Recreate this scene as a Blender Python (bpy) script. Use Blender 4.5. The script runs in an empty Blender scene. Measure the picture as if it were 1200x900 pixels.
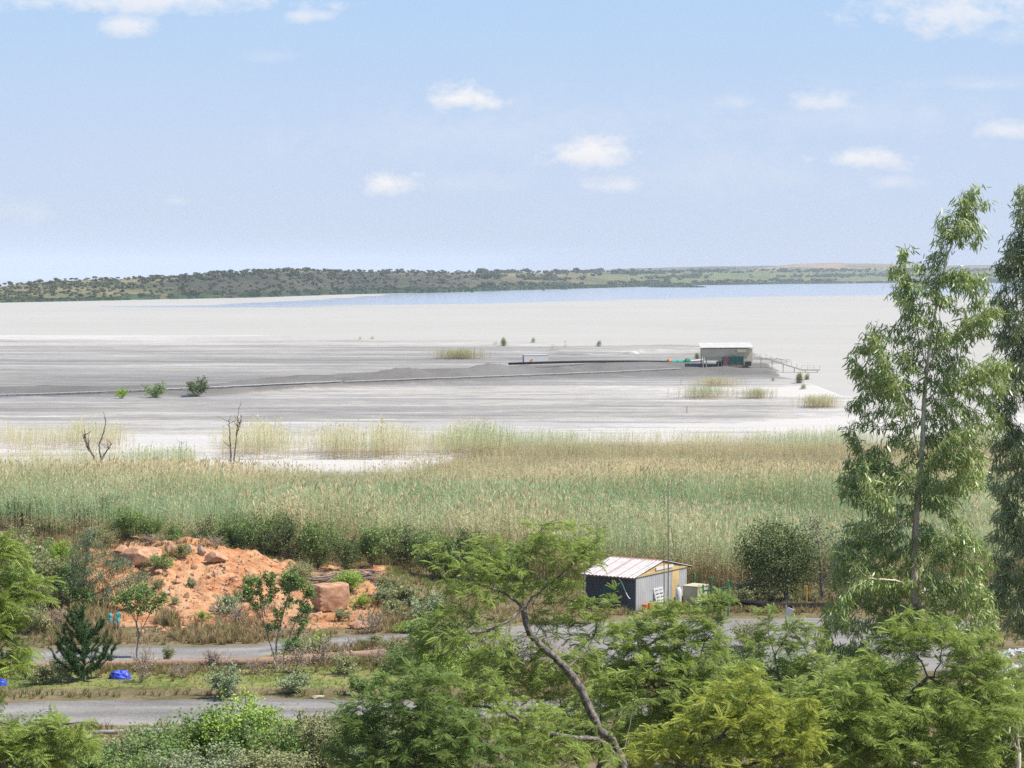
import bpy, math, random
import numpy as np
from mathutils import Vector

rng = np.random.default_rng(11)
random.seed(5)
PI = math.pi
sc = bpy.context.scene
COL = sc.collection

# ------------------------------------------------------------------ camera numbers (real place, 20 m above the lake)
CAM_Z = 20.0
F = 2823.0                                   # focal length in pixels of a 1200 px wide picture
PITCH = math.atan(130.0 / F)
_cp, _sp = math.cos(PITCH), math.sin(PITCH)

def P(px, py, Y):
    """world point seen at picture position (px, py) at forward distance Y"""
    a = (px - 600.0) / F; b = (450.0 - py) / F
    dy = _cp + b * _sp; dz = -_sp + b * _cp
    t = Y / dy
    return np.array([a * t, Y, CAM_Z + dz * t])

def proj(x, y, z):
    dz = z - CAM_Z
    fwd = y * _cp - dz * _sp
    up = y * _sp + dz * _cp
    return 600.0 + F * x / fwd, 450.0 - F * up / fwd

def dist_of(py, z=0.0):
    return (CAM_Z - z) * F / np.maximum(py - 320.0, 0.5)

# ------------------------------------------------------------------ noise and helpers
def _hash(ix, iy, s):
    h = (ix.astype(np.int64) * 374761393 + iy.astype(np.int64) * 668265263 + s * 1442695041) & 0x7fffffff
    h = ((h ^ (h >> 13)) * 1274126177) & 0x7fffffff
    return ((h ^ (h >> 16)) & 0xffff) / 65535.0

def vnoise(x, y, s=0):
    x = np.asarray(x, float); y = np.asarray(y, float)
    x0 = np.floor(x); y0 = np.floor(y)
    fx = x - x0; fy = y - y0
    fx = fx * fx * (3 - 2 * fx); fy = fy * fy * (3 - 2 * fy)
    a = _hash(x0, y0, s); b = _hash(x0 + 1, y0, s); c = _hash(x0, y0 + 1, s); d = _hash(x0 + 1, y0 + 1, s)
    return (a * (1 - fx) + b * fx) * (1 - fy) + (c * (1 - fx) + d * fx) * fy

def fbm(x, y, s=0, o=4):
    r = 0; a = 0.5; t = 0
    for k in range(o):
        r = r + a * vnoise(x * 2 ** k, y * 2 ** k, s + k * 17); t += a; a *= 0.5
    return r / t

def sstep(a, b, x):
    t = np.clip((np.asarray(x, float) - a) / (b - a), 0, 1)
    return t * t * (3 - 2 * t)

def interp(x, pts):
    return np.interp(x, [p[0] for p in pts], [p[1] for p in pts])

def norm(v):
    v = np.asarray(v, float)
    return v / np.maximum(np.linalg.norm(v, axis=-1, keepdims=True), 1e-9)

ORD = ['first', 'second', 'third', 'fourth', 'fifth', 'sixth', 'seventh', 'eighth', 'ninth', 'tenth', 'eleventh', 'twelfth',
       'thirteenth', 'fourteenth', 'fifteenth', 'sixteenth', 'seventeenth', 'eighteenth', 'nineteenth', 'twentieth',
       'twenty-first', 'twenty-second', 'twenty-third', 'twenty-fourth', 'twenty-fifth', 'twenty-sixth']

# ------------------------------------------------------------------ terrain
MUD_EDGE = [(-2500, 384), (-600, 387), (0, 390.5), (300, 391), (440, 397), (560, 397), (700, 402), (800, 403), (868, 403.5), (893, 415),
            (905, 436), (940, 441), (985, 457), (1040, 464), (1120, 470), (1200, 476), (1400, 490), (3000, 500)]
SHORE = [(-700, 359), (0, 354.5), (150, 351.5), (300, 348.5), (400, 345), (520, 342.5), (600, 340), (700, 337.3), (760, 335.6), (800, 334.3), (900, 333), (1040, 331.6), (1200, 331.3), (1800, 331)]
BERM = [(-600, 473), (-20, 468), (60, 467), (230, 466), (320, 460), (400, 454), (520, 450), (620, 446), (720, 443), (800, 441.5), (890, 441), (960, 441)]

def terr(x, y):
    x = np.asarray(x, float); y = np.asarray(y, float)
    z = np.where(y < 100, 18.0 * np.clip(1 - y / 100.0, 0, 2) ** 1.6, 0.0) + 0.5 - 0.35 * sstep(105, 175, y)
    # orange earth mound
    hm = 2.35 * sstep(-12.0, -21.5, x) + 0.6 * sstep(-4, -9, x) * (1 - sstep(-12.0, -21.5, x))
    hm = hm * (0.86 + 0.4 * fbm(x * 0.22, y * 0.22, 3)) - 0.3 * sstep(-26, -36, x)
    prof = sstep(137.5, 148.5, y + 1.8 * (fbm(x * 0.3, y * 0.1, 9) - 0.5)) * (1 - sstep(155, 163, y))
    m = hm * prof
    rough = (fbm(x * 0.9, y * 0.45, 5) - 0.5) * 1.1 + (0.5 - np.abs(fbm(x * 0.5, y * 0.15, 6) - 0.5) * 2) * 0.35 + (fbm(x * 2.6, y * 2.6, 8, 2) - 0.5) * 0.22
    z = z + m + rough * np.clip(m, 0, 1) * 0.9
    # lake bed below the shoreline
    px = 600 + F * x / np.maximum(y, 1)
    db = 56460.0 / (interp(px, MUD_EDGE) - 320.0)
    db = db * (1 + 0.05 * (fbm(x * 0.02, y * 0.004, 21) - 0.5))
    land = sstep(-6, 26, (db - y))
    tongue = np.clip(1 - np.hypot((px - 898) / 40.0, (y - 548) / 26.0), 0, 1)
    land = np.maximum(land, sstep(0, 0.35, tongue))
    far = sstep(230, 300, y)
    z = z * (1 - far) + far * (-0.6 + 0.75 * land)
    # embankment of dredged tailings
    pyb = interp(px, BERM)
    d0 = 56460.0 / (pyb - 320.0)
    n1 = fbm(x * 0.10, y * 0.03, 31); n2 = fbm(x * 0.17, y * 0.10, 32)
    endr = 1 - sstep(902, 925, px)
    h1 = interp(px, [(-600, 1.6), (150, 1.5), (300, 1.6), (380, 1.8), (480, 2.0), (620, 2.3), (760, 1.9), (820, 1.0), (905, 0.9)]) * (0.72 + 0.55 * n1)
    w1 = interp(px, [(0, 6), (400, 7), (620, 8.5), (800, 11), (905, 11)])
    r1 = np.clip(1 - np.abs(y - (d0 + w1)) / w1, 0, 1)
    r1 = r1 * (1.25 - 0.25 * r1) + r1 * (n2 - 0.5) * 1.1
    h2 = interp(px, [(-600, 0.3), (300, 0.6), (350, 1.3), (385, 1.0), (440, 1.2), (520, 1.6), (620, 1.7), (760, 1.8), (800, 1.5), (905, 1.2)]) * (0.9 + 0.2 * vnoise(x * 0.10, 0 * x, 40))
    r2 = np.clip(1 - np.abs(y - (d0 + 27)) / 13.0, 0, 1)
    r2 = sstep(0, 0.9, r2)
    pad = sstep(785, 800, px) * endr * sstep(4, 20, y - d0) * (1 - sstep(44, 58, y - d0)) * 0.75
    mnd = 1.0 * np.exp(-(((px - 852) / 17.0) ** 2)) * np.exp(-(((y - d0 - 12) / 6.5) ** 2)) + 0.7 * np.exp(-(((px - 885) / 18.0) ** 2)) * np.exp(-(((y - d0 - 14) / 7) ** 2)) + 0.6 * np.exp(-(((px - 815) / 17.0) ** 2)) * np.exp(-(((y - d0 - 11) / 7) ** 2))
    b = np.maximum(np.maximum(h1 * r1, h2 * r2) * endr, pad) + mnd * 0.35
    z = z + far * b * 1.0
    # small eroded scarp behind the berm
    ls = interp(px, [(600, 417.5), (650, 417), (700, 417.5), (735, 416), (780, 412), (900, 411)])
    ds = 56460.0 / (ls - 320.0) * (1 + 0.012 * (vnoise(x * 0.3, 0 * x, 51) - 0.5))
    step = sstep(0, 2.5, y - ds) * (1 - sstep(35, 90, y - ds)) * sstep(640, 660, px) * (1 - sstep(800, 850, px)) * 0.55
    return z + far * step

def tz(x, y):
    return float(terr(np.array([x]), np.array([y]))[0])

def G(px, py):
    """ground point under the picture position: first hit of the sight line with the terrain"""
    a = (px - 600.0) / F; b = (450.0 - py) / F
    dy = _cp + b * _sp; dz = (-_sp + b * _cp) / dy
    lo, hi = 35.0, min(900.0, max(60.0, 1.02 * CAM_Z / max(-dz, 1e-3)))
    for _ in range(3):
        ys = np.linspace(lo, hi, 70)
        gap = CAM_Z + dz * ys - terr(ys * a / dy, ys)
        i = int(np.argmax(gap < 0)) if (gap < 0).any() else len(ys) - 1
        lo, hi = ys[max(i - 1, 0)], ys[i]
    Y = hi
    return np.array([Y * a / dy, Y, tz(Y * a / dy, Y)])

def GV(px, py):
    """ground points for many picture positions at once"""
    px = np.asarray(px, float); py = np.asarray(py, float)
    a = (px - 600.0) / F; b = (450.0 - py) / F
    dy = _cp + b * _sp; sl_ = (-_sp + b * _cp) / dy; a = a / dy
    lo = np.full(len(px), 35.0); hi = np.clip(1.02 * CAM_Z / np.maximum(-sl_, 1e-3), 60, 900)
    for m in (60, 12, 12):
        t = np.linspace(0, 1, m)[None]
        ys = lo[:, None] * (1 - t) + hi[:, None] * t
        gap = CAM_Z + sl_[:, None] * ys - terr(ys * a[:, None], ys)
        neg = gap < 0; i = np.where(neg.any(1), neg.argmax(1), m - 1); r = np.arange(len(px))
        lo, hi = ys[r, np.maximum(i - 1, 0)], ys[r, i]
    return np.stack([hi * a, hi, terr(hi * a, hi)], 1)

# ------------------------------------------------------------------ materials
def newmat(name):
    m = bpy.data.materials.new(name); m.use_nodes = True
    nt = m.node_tree
    for n in list(nt.nodes): nt.nodes.remove(n)
    out = nt.nodes.new('ShaderNodeOutputMaterial')
    return m, nt, out

def N(nt, typ, **kw):
    n = nt.nodes.new(typ)
    for k, v in kw.items():
        if k in n.inputs: n.inputs[k].default_value = v
        else: setattr(n, k, v)
    return n

def ramp(nt, fac, stops, interp_='LINEAR'):
    r = nt.nodes.new('ShaderNodeValToRGB'); r.color_ramp.interpolation = interp_
    el = r.color_ramp.elements
    while len(el) < len(stops): el.new(0.5)
    for e, (p, c) in zip(el, stops):
        e.position = p; e.color = (*c, 1) if len(c) == 3 else c
    nt.links.new(fac, r.inputs['Fac'])
    return r

def math_(nt, op, a, b=None, c=None, clamp=False):
    n = nt.nodes.new('ShaderNodeMath'); n.operation = op; n.use_clamp = clamp
    for i, v in enumerate((a, b, c)):
        if v is None: continue
        if isinstance(v, (int, float)): n.inputs[i].default_value = v
        else: nt.links.new(v, n.inputs[i])
    return n.outputs[0]

def mixc(nt, fac, a, b):
    n = nt.nodes.new('ShaderNodeMix'); n.data_type = 'RGBA'
    for v, i in ((fac, 0), (a, 6), (b, 7)):
        if isinstance(v, (int, float)): n.inputs[i].default_value = v
        elif isinstance(v, tuple): n.inputs[i].default_value = (*v, 1)
        else: nt.links.new(v, n.inputs[i])
    return n.outputs[2]

def noise(nt, scale, detail=4, rough=0.55, vec=None, stretch=None, coord='Object'):
    tc = nt.nodes.new('ShaderNodeTexCoord')
    src = tc.outputs[coord] if vec is None else vec
    if stretch:
        mp = nt.nodes.new('ShaderNodeMapping'); mp.inputs['Scale'].default_value = stretch
        nt.links.new(src, mp.inputs['Vector']); src = mp.outputs[0]
    n = nt.nodes.new('ShaderNodeTexNoise')
    n.inputs['Scale'].default_value = scale; n.inputs['Detail'].default_value = detail; n.inputs['Roughness'].default_value = rough
    nt.links.new(src, n.inputs['Vector'])
    return n.outputs['Fac']

def attr(nt, name):
    a = nt.nodes.new('ShaderNodeAttribute'); a.attribute_name = name
    return a.outputs['Fac']

def wpos(nt):
    return nt.nodes.new('ShaderNodeNewGeometry').outputs['Position']

def bump(nt, h, strength, dist, bsdf):
    b = nt.nodes.new('ShaderNodeBump'); b.inputs['Strength'].default_value = strength; b.inputs['Distance'].default_value = dist
    nt.links.new(h, b.inputs['Height']); nt.links.new(b.outputs[0], bsdf.inputs['Normal'])

def solid(name, c1, c2=None, rough=0.7, scale=3.0, metal=0.0, spec=0.4, bmp=0.0, lo=0.35, hi=0.65, stretch=None):
    """two tones broken up by noise"""
    m, nt, out = newmat(name)
    b = N(nt, 'ShaderNodeBsdfPrincipled', Roughness=rough, Metallic=metal)
    b.inputs['Specular IOR Level'].default_value = spec
    nz = noise(nt, scale, 6, 0.6, stretch=stretch)
    r = ramp(nt, nz, [(lo, c1), (hi, c2 or tuple(v * 0.75 for v in c1))])
    nt.links.new(r.outputs[0], b.inputs['Base Color'])
    if bmp: bump(nt, nz, bmp, 0.05, b)
    nt.links.new(b.outputs[0], out.inputs[0])
    return m

def leafmat(name, stops, transl=0.28, rough=0.55, spec=0.25, tcol=None, big=None):
    """leaf colour from a per-leaf attribute, part of the light passes through"""
    m, nt, out = newmat(name)
    v = attr(nt, 'var')
    if big:
        nz = noise(nt, big, 2, 0.5)
        v = math_(nt, 'ADD', math_(nt, 'MULTIPLY', v, 0.65), math_(nt, 'MULTIPLY', math_(nt, 'SUBTRACT', nz, 0.3), 0.8), clamp=True)
    r = ramp(nt, v, stops)
    b = N(nt, 'ShaderNodeBsdfPrincipled', Roughness=rough)
    b.inputs['Specular IOR Level'].default_value = spec
    nt.links.new(r.outputs[0], b.inputs['Base Color'])
    t = N(nt, 'ShaderNodeBsdfTranslucent')
    mul = mixc(nt, 0.5, r.outputs[0], tcol or (0.2, 0.3, 0.03))
    nt.links.new(mul, t.inputs['Color'])
    mx = nt.nodes.new('ShaderNodeMixShader'); mx.inputs[0].default_value = transl
    nt.links.new(b.outputs[0], mx.inputs[1]); nt.links.new(t.outputs[0], mx.inputs[2])
    nt.links.new(mx.outputs[0], out.inputs[0])
    return m

# ------------------------------------------------------------------ mesh building
def mesh_np(name, verts, faces, mats=(), attrs=None, smooth=False, midx=None):
    """verts (n,3); faces: array (m,3) / (m,4) or list of such arrays"""
    me = bpy.data.meshes.new(name)
    if not isinstance(faces, (list, tuple)): faces = [faces]
    faces = [np.asarray(f, np.int32) for f in faces if len(f)]
    verts = np.asarray(verts, np.float32)
    me.vertices.add(len(verts)); me.vertices.foreach_set('co', verts.ravel())
    loops = np.concatenate([f.ravel() for f in faces])
    sizes = np.concatenate([np.full(len(f), f.shape[1], np.int32) for f in faces])
    starts = np.concatenate([[0], np.cumsum(sizes)[:-1]]).astype(np.int32)
    me.loops.add(len(loops)); me.loops.foreach_set('vertex_index', loops)
    me.polygons.add(len(sizes)); me.polygons.foreach_set('loop_start', starts); me.polygons.foreach_set('loop_total', sizes)
    me.polygons.foreach_set('use_smooth', np.full(len(sizes), bool(smooth)))
    for m in mats: me.materials.append(m)
    if midx is not None: me.polygons.foreach_set('material_index', np.asarray(midx, np.int32))
    me.update(calc_edges=True)
    for k, v in (attrs or {}).items():
        a = me.attributes.new(k, 'FLOAT', 'POINT'); a.data.foreach_set('value', np.asarray(v, np.float32))
    return me

class MB:
    """collects boxes, tubes and plates into one mesh"""
    def __init__(s): s.v = []; s.f3 = []; s.f4 = []; s.n = 0
    def add(s, v, q=(), t=()):
        v = np.asarray(v, float)
        if len(q): s.f4.append(np.asarray(q) + s.n)
        if len(t): s.f3.append(np.asarray(t) + s.n)
        s.v.append(v); s.n += len(v)
    def box(s, c, size, ux=(1, 0, 0), uy=(0, 1, 0), uz=None, bev=0.0):
        ux = norm(ux); uy = norm(uy); uz = norm(np.cross(ux, uy)) if uz is None else norm(uz)
        h = np.asarray(size, float) / 2; c = np.asarray(c, float)
        pts = [c + ux * h[0] * i + uy * h[1] * j + uz * h[2] * k for k in (-1, 1) for j in (-1, 1) for i in (-1, 1)]
        s.add(pts, [(0, 2, 3, 1), (4, 5, 7, 6), (0, 1, 5, 4), (2, 6, 7, 3), (0, 4, 6, 2), (1, 3, 7, 5)])
    def tube(s, pts, r, n=8, cap=True):
        pts = np.asarray(pts, float); m = len(pts)
        r = np.full(m, r) if np.isscalar(r) else np.asarray(r, float)
        d = np.gradient(pts, axis=0); d = norm(d)
        ref = np.array([0.31, 0.17, 0.93]) if abs(d[0][2]) < 0.8 else np.array([0.93, 0.3, 0.1])
        u = norm(np.cross(d, ref)); w = np.cross(d, u)
        a = np.arange(n) * 2 * PI / n
        ring = pts[:, None] + r[:, None, None] * (np.cos(a)[None, :, None] * u[:, None] + np.sin(a)[None, :, None] * w[:, None])
        v = ring.reshape(-1, 3)
        i = np.arange(m - 1)[:, None] * n; k = np.arange(n)[None]; k2 = (k + 1) % n
        q = np.stack([i + k, i + k2, i + n + k2, i + n + k], -1).reshape(-1, 4)
        t = []
        if cap:
            v = np.vstack([v, pts[:1], pts[-1:]])
            c0 = m * n
            t = [(c0, (j + 1) % n, j) for j in range(n)] + [(c0 + 1, (m - 1) * n + j, (m - 1) * n + (j + 1) % n) for j in range(n)]
        s.add(v, q, t)
    def poly_prism(s, pts, ext):
        """planar convex outline pts (n,3) pushed along vector ext"""
        pts = np.asarray(pts, float); n = len(pts)
        v = np.vstack([pts, pts + np.asarray(ext)])
        q = [(i, (i + 1) % n, n + (i + 1) % n, n + i) for i in range(n)]
        t = [(0, i + 1, i) for i in range(1, n - 1)] + [(n, n + i, n + i + 1) for i in range(1, n - 1)]
        s.add(v, q, t)
    def mesh(s, name, mat, smooth=False):
        fs = []
        if s.f4: fs.append(np.vstack(s.f4))
        if s.f3: fs.append(np.vstack(s.f3))
        return mesh_np(name, np.vstack(s.v), fs, [mat] if not isinstance(mat, list) else mat, smooth=smooth)
    def build(s, name, mat, parent=None, smooth=False):
        return link(name, s.mesh(name, mat, smooth), parent)

def link(name, data, parent=None, loc=None):
    o = bpy.data.objects.new(name, data); COL.objects.link(o)
    if parent is not None:
        o.parent = parent
        if loc is None: o.location = tuple(-Vector(parent.location))     # meshes are written in world space
    if loc is not None: o.location = loc
    return o

def tag(o, label=None, cat=None, group=None, kind=None):
    if label: o['label'] = label
    if cat: o['category'] = cat
    if group: o['group'] = group
    if kind: o['kind'] = kind
    return o

def thing(name, label, cat, loc, group=None):
    o = bpy.data.objects.new(name, None); COL.objects.link(o); o.empty_display_size = 0.3
    o.location = tuple(float(v) for v in loc)
    return tag(o, label, cat, group)

# ------------------------------------------------------------------ instancing of small shapes into one mesh
def frames(d, up_jit, n, upref=(0, 0, 1)):
    """orthonormal frames with x along d and z near upref plus jitter"""
    d = norm(d)
    up = np.tile(np.asarray(upref, float), (n, 1)) + rng.normal(0, up_jit, (n, 3))
    y = norm(np.cross(up, d)); z = np.cross(d, y)
    return np.stack([d, y, z], 1)                       # rows = axes

def scatter(tv, tf, pos, fr, scale, extra=None):
    """copies of template (tv, tf) -> verts, faces, instance index per vertex"""
    n = len(pos); k = len(tv)
    scale = np.asarray(scale, float)
    if scale.ndim == 1: scale = scale[:, None]
    tvs = tv[None] * (scale[:, None, :] if scale.shape[1] == 3 else scale[:, :, None])
    v = np.einsum('nki,nij->nkj', tvs, fr) + pos[:, None]
    f = (tf[None] + (np.arange(n) * k)[:, None, None]).reshape(-1, tf.shape[1])
    return v.reshape(-1, 3), f

def tpl_frond(pairs=9):
    v = []; f = []
    for i in range(pairs):
        t = (i + 0.8) / pairs
        L = 0.36 * (math.sin(PI * min(1, 0.18 + 0.8 * t)) ** 0.7); w = 0.042
        for s in (-1, 1):
            bx = t; bz = -0.22 * t * t
            tip = np.array([bx + L * 0.55, s * L * 0.85, bz - 0.05 - 0.10 * t])
            b0 = np.array([bx, 0, bz]); mid = (b0 + tip) / 2 + np.array([0, 0, 0.02])
            n = len(v)
            v += [b0, mid + [w, 0, 0], tip, mid - [w, 0, 0]]; f.append((n, n + 1, n + 2, n + 3))
    return np.array(v), np.array(f)

def tpl_lance():
    v = np.array([[0, 0, 0], [0.4, 0.075, -0.02], [0.4, -0.075, -0.02], [0.75, 0.055, -0.06], [0.75, -0.055, -0.06], [1, 0, -0.12]])
    return v, np.array([[0, 2, 1, 1], [1, 2, 4, 3], [3, 4, 5, 5]])

def tpl_leaf():
    v = np.array([[0, 0, 0], [0.5, 0.3, 0.05], [1, 0, -0.06], [0.5, -0.3, 0.05]])
    return v, np.array([[0, 3, 2, 1]])

def tri_lance():
    v = np.array([[0, 0, 0], [0.45, 0.085, 0.0], [1, 0, -0.1], [0.45, -0.085, 0.0]])
    return v, np.array([[0, 3, 2, 1]])

# ------------------------------------------------------------------ trees
def skeleton(lines, step):
    """joined polylines [(pts, parent_line or None)] -> node positions and parents"""
    pos = []; par = []
    for pts in lines:
        pts = np.asarray(pts, float)
        if pos:
            d = np.linalg.norm(np.array(pos) - pts[0], axis=1); last = int(np.argmin(d))
            if d[last] > step * 0.8:
                pos.append(pts[0]); par.append(last); last = len(pos) - 1
        else:
            pos.append(pts[0]); par.append(-1); last = 0
        for a, b in zip(pts[:-1], pts[1:]):
            n = max(1, int(round(np.linalg.norm(b - a) / step)))
            for k in range(1, n + 1):
                p = a + (b - a) * k / n + rng.normal(0, step * 0.05, 3)
                pos.append(p); par.append(last); last = len(pos) - 1
    return pos, par

def grow(pos, par, att, D, di, dk, iters=90, trop=(0, 0, 0), jit=0.15, maxn=9000):
    pos = [np.asarray(p, float) for p in pos]; par = list(par)
    att = np.asarray(att, float)
    A = np.array(pos)
    dm = np.linalg.norm(att[:, None] - A[None], axis=2)
    near = dm.argmin(1); dist = dm.min(1)
    trop = np.asarray(trop, float); stall = 0
    for it in range(iters):
        keep = dist > dk
        att, near, dist = att[keep], near[keep], dist[keep]
        if not len(att) or len(pos) > maxn: break
        act = dist < di
        if not act.any(): break
        ids, inv = np.unique(near[act], return_inverse=True)
        dirs = norm(att[act] - np.array(pos)[near[act]])
        acc = np.zeros((len(ids), 3)); np.add.at(acc, inv, dirs)
        dirn = norm(norm(acc) + trop + rng.normal(0, jit, acc.shape))
        new = np.array(pos)[ids] + dirn * D
        base = len(pos)
        pos += list(new); par += list(ids)
        dm = np.linalg.norm(att[:, None] - new[None], axis=2)
        j = dm.argmin(1); dd = dm[np.arange(len(att)), j]
        better = dd < dist
        near = np.where(better, base + j, near)
        # attractors that found no improvement lose patience slowly
        dist = np.where(better, dd, dist * 1.0)
        stall = 0 if better.any() else stall + 1
        if stall > 3: break
    return np.array(pos), np.array(par)

def radii(pos, par, tip, expo, rmax=None):
    n = len(pos); r = np.zeros(n); acc = np.zeros(n); kids = np.zeros(n, int)
    for i in range(n - 1, -1, -1):
        r[i] = tip if kids[i] == 0 else acc[i] ** (1 / expo)
        p = par[i]
        if p >= 0: acc[p] += r[i] ** expo; kids[p] += 1
    if rmax:
        s = rmax / r[0]
        r = np.where(r > tip, tip + (rmax - tip) * (np.maximum(r - tip, 0) / max(r[0] - tip, 1e-6)) ** 1.5, r)
    return r, kids

def branch_mesh(pos, par, r, n=5):
    m = len(pos)
    d = np.zeros((m, 3)); ok = par >= 0
    d[ok] = norm(pos[ok] - pos[par[ok]]); d[~ok] = (0, 0, 1)
    main = np.full(m, -1)
    order = np.argsort(r)
    for i in order:
        if par[i] >= 0: main[par[i]] = i
    # smooth ring direction with that of the main child
    ds = d.copy(); has = main >= 0; ds[has] = norm(d[has] + d[main[has]])
    def ring(c, dirs, rad):
        ref = np.tile([0.93, 0.31, 0.17], (len(c), 1)); u = norm(ref - (ref * dirs).sum(1, keepdims=True) * dirs); w = np.cross(dirs, u)
        a = np.arange(n) * 2 * PI / n
        return c[:, None] + rad[:, None, None] * (np.cos(a)[None, :, None] * u[:, None] + np.sin(a)[None, :, None] * w[:, None])
    R1 = ring(pos, ds, r).reshape(-1, 3)
    idx = np.nonzero(ok)[0]
    is_main = main[par[idx]] == idx
    side = idx[~is_main]
    R2 = ring(pos[par[side]], d[side], np.minimum(r[side] * 1.15, r[par[side]])).reshape(-1, 3)
    base = np.empty(m, int); base[idx] = par[idx] * n; base[side] = m * n + np.arange(len(side)) * n
    k = np.arange(n)[None]; k2 = (k + 1) % n
    b = base[idx][:, None]; c = (idx * n)[:, None]
    q = np.stack([b + k, b + k2, c + k2, c + k], -1).reshape(-1, 4)
    return np.vstack([R1, R2]), q

def blob_points(blobs, depth, dens, dscale=1.0, shell=0.35):
    """attraction points in ellipsoids given as (px, py, rx, ry[, depth offset, weight]) at a forward distance"""
    out = []
    for b in blobs:
        px, py, rx, ry = b[:4]; off = b[4] if len(b) > 4 else 0.0; wt = b[5] if len(b) > 5 else 1.0
        s = depth / F
        c = P(px, py, depth + off)
        R = np.array([rx * s, (rx + ry) / 2 * s * dscale, ry * s])
        airy = depth < 73
        if airy: R = R * 1.32; shell = 0.6
        n = max(14, int(dens * (6.0 if airy else 18.0) * wt * R[0] * R[1] * R[2] * 4.19))
        u = norm(rng.normal(0, 1, (n, 3))); rad = rng.random(n) ** shell
        out.append(c + u * rad[:, None] * R)
    return np.vstack(out)

def px_lines(lines, depth):
    """polylines in picture positions at a depth (third value = depth offset) -> world"""
    return [[P(p[0], p[1], depth + (p[2] if len(p) > 2 else 0)) for p in l] for l in lines]

def make_tree(name, label, cat, lines, att, D, tip, expo, rtrunk, bark, leaf, style, per, size, dk=None, di=9.0, group=None,
              trop=(0, 0, 0), leaf_r=2.2, sides=6, spread=0.35, droop=0.0, jit=0.15, bare=0.0):
    pos, par = skeleton(lines, D)
    nsk = len(pos)
    root = np.array(pos[0])
    pos, par = grow(pos, par, att, D, di, dk or D * 1.6, trop=trop, jit=jit)
    r, kids = radii(pos, par, tip, expo, rtrunk)
    t = thing(name, label, cat, root, group)
    v, q = branch_mesh(pos, par, r, sides)
    link('trunk', mesh_np('trunk', v, q, [bark], smooth=True), t)
    ok = (r < tip * leaf_r) & (par >= 0) & (np.arange(len(pos)) >= nsk * 0.2)
    ids = np.nonzero(ok)[0]
    if bare: ids = ids[rng.random(len(ids)) > bare]
    leaves(style, pos, par, ids, per, size, leaf, t, spread, droop)
    return t

def leaves(style, pos, par, ids, per, size, leaf, t, spread=0.35, droop=0.0, name='crown'):
    n = len(ids) * per
    rep = np.repeat(ids, per)
    bd = norm(pos[rep] - pos[par[rep]])
    tt = rng.random((n, 1))
    p = pos[par[rep]] * (1 - tt) + pos[rep] * tt
    clump = np.repeat(rng.random(len(ids)), per)
    if style == 'frond':
        tv, tf = tpl_frond()
        d = bd * 0.7 + rng.normal(0, 0.6, (n, 3)); d[:, 2] = d[:, 2] * 0.45 + 0.10
        fr = frames(d, 0.30, n)
        s = size * rng.uniform(0.65, 1.25, n)
    elif style == 'hang':
        tv, tf = tpl_lance()
        d = rng.normal(0, 0.42, (n, 3)); d[:, 2] -= 0.8
        d += bd * 0.25
        p = p + rng.normal(0, spread * 0.4, (n, 3))
        up = norm(rng.normal(0, 1, (n, 3)))
        dd = norm(d); y = norm(np.cross(up, dd)); fr = np.stack([dd, y, np.cross(dd, y)], 1)
        s = size * rng.uniform(0.6, 1.3, n)
    elif style == 'leaf':
        tv, tf = tpl_leaf()
        d = bd * 0.5 + rng.normal(0, 0.8, (n, 3)); d[:, 2] -= droop
        p = p + rng.normal(0, spread * 0.5, (n, 3))
        fr = frames(d, 0.8, n)
        s = size * rng.uniform(0.6, 1.3, n)
    elif style == 'needle':
        tv, tf = tri_lance()
        d = bd * 1.1 + rng.normal(0, 0.6, (n, 3))
        fr = frames(d, 0.8, n)
        s = size * rng.uniform(0.6, 1.3, n)
    v, f = scatter(tv, tf, p, fr, s)
    var = np.clip(0.55 * rng.random(n) + 0.45 * clump, 0, 1)
    return link(name, mesh_np(name, v, f, [leaf], {'var': np.repeat(var, len(tv))}), t)

# ================================================================== WORLD, SUN, CAMERA
SUN_EL, SUN_AZ = math.radians(57), math.radians(102)     # azimuth measured clockwise from +Y
sun_dir = np.array([math.sin(SUN_AZ) * math.cos(SUN_EL), math.cos(SUN_AZ) * math.cos(SUN_EL), math.sin(SUN_EL)])
w = bpy.data.worlds.new('World'); sc.world = w; w.use_nodes = True
nt = w.node_tree
for n in list(nt.nodes): nt.nodes.remove(n)
wo = nt.nodes.new('ShaderNodeOutputWorld'); bg = nt.nodes.new('ShaderNodeBackground')
sky = nt.nodes.new('ShaderNodeTexSky'); sky.sky_type = 'NISHITA'; sky.sun_disc = False
sky.sun_elevation = SUN_EL; sky.sun_rotation = SUN_AZ; sky.altitude = 900; sky.air_density = 1.0; sky.dust_density = 0.6; sky.ozone_density = 1.6
tc = nt.nodes.new('ShaderNodeTexCoord')
sep = nt.nodes.new('ShaderNodeSeparateXYZ'); nt.links.new(tc.outputs['Generated'], sep.inputs[0])
U = math_(nt, 'DIVIDE', sep.outputs[0], math_(nt, 'MAXIMUM', sep.outputs[1], 0.05))
V = math_(nt, 'DIVIDE', sep.outputs[2], math_(nt, 'MAXIMUM', sep.outputs[1], 0.05))
comb = nt.nodes.new('ShaderNodeCombineXYZ'); nt.links.new(U, comb.inputs[0]); nt.links.new(math_(nt, 'MULTIPLY', V, 1.6), comb.inputs[1])
nz1 = noise(nt, 120.0, 8, 0.62, vec=comb.outputs[0])
nz2 = noise(nt, 42.0, 5, 0.6, vec=comb.outputs[0])
SKYH = 320.0
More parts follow.
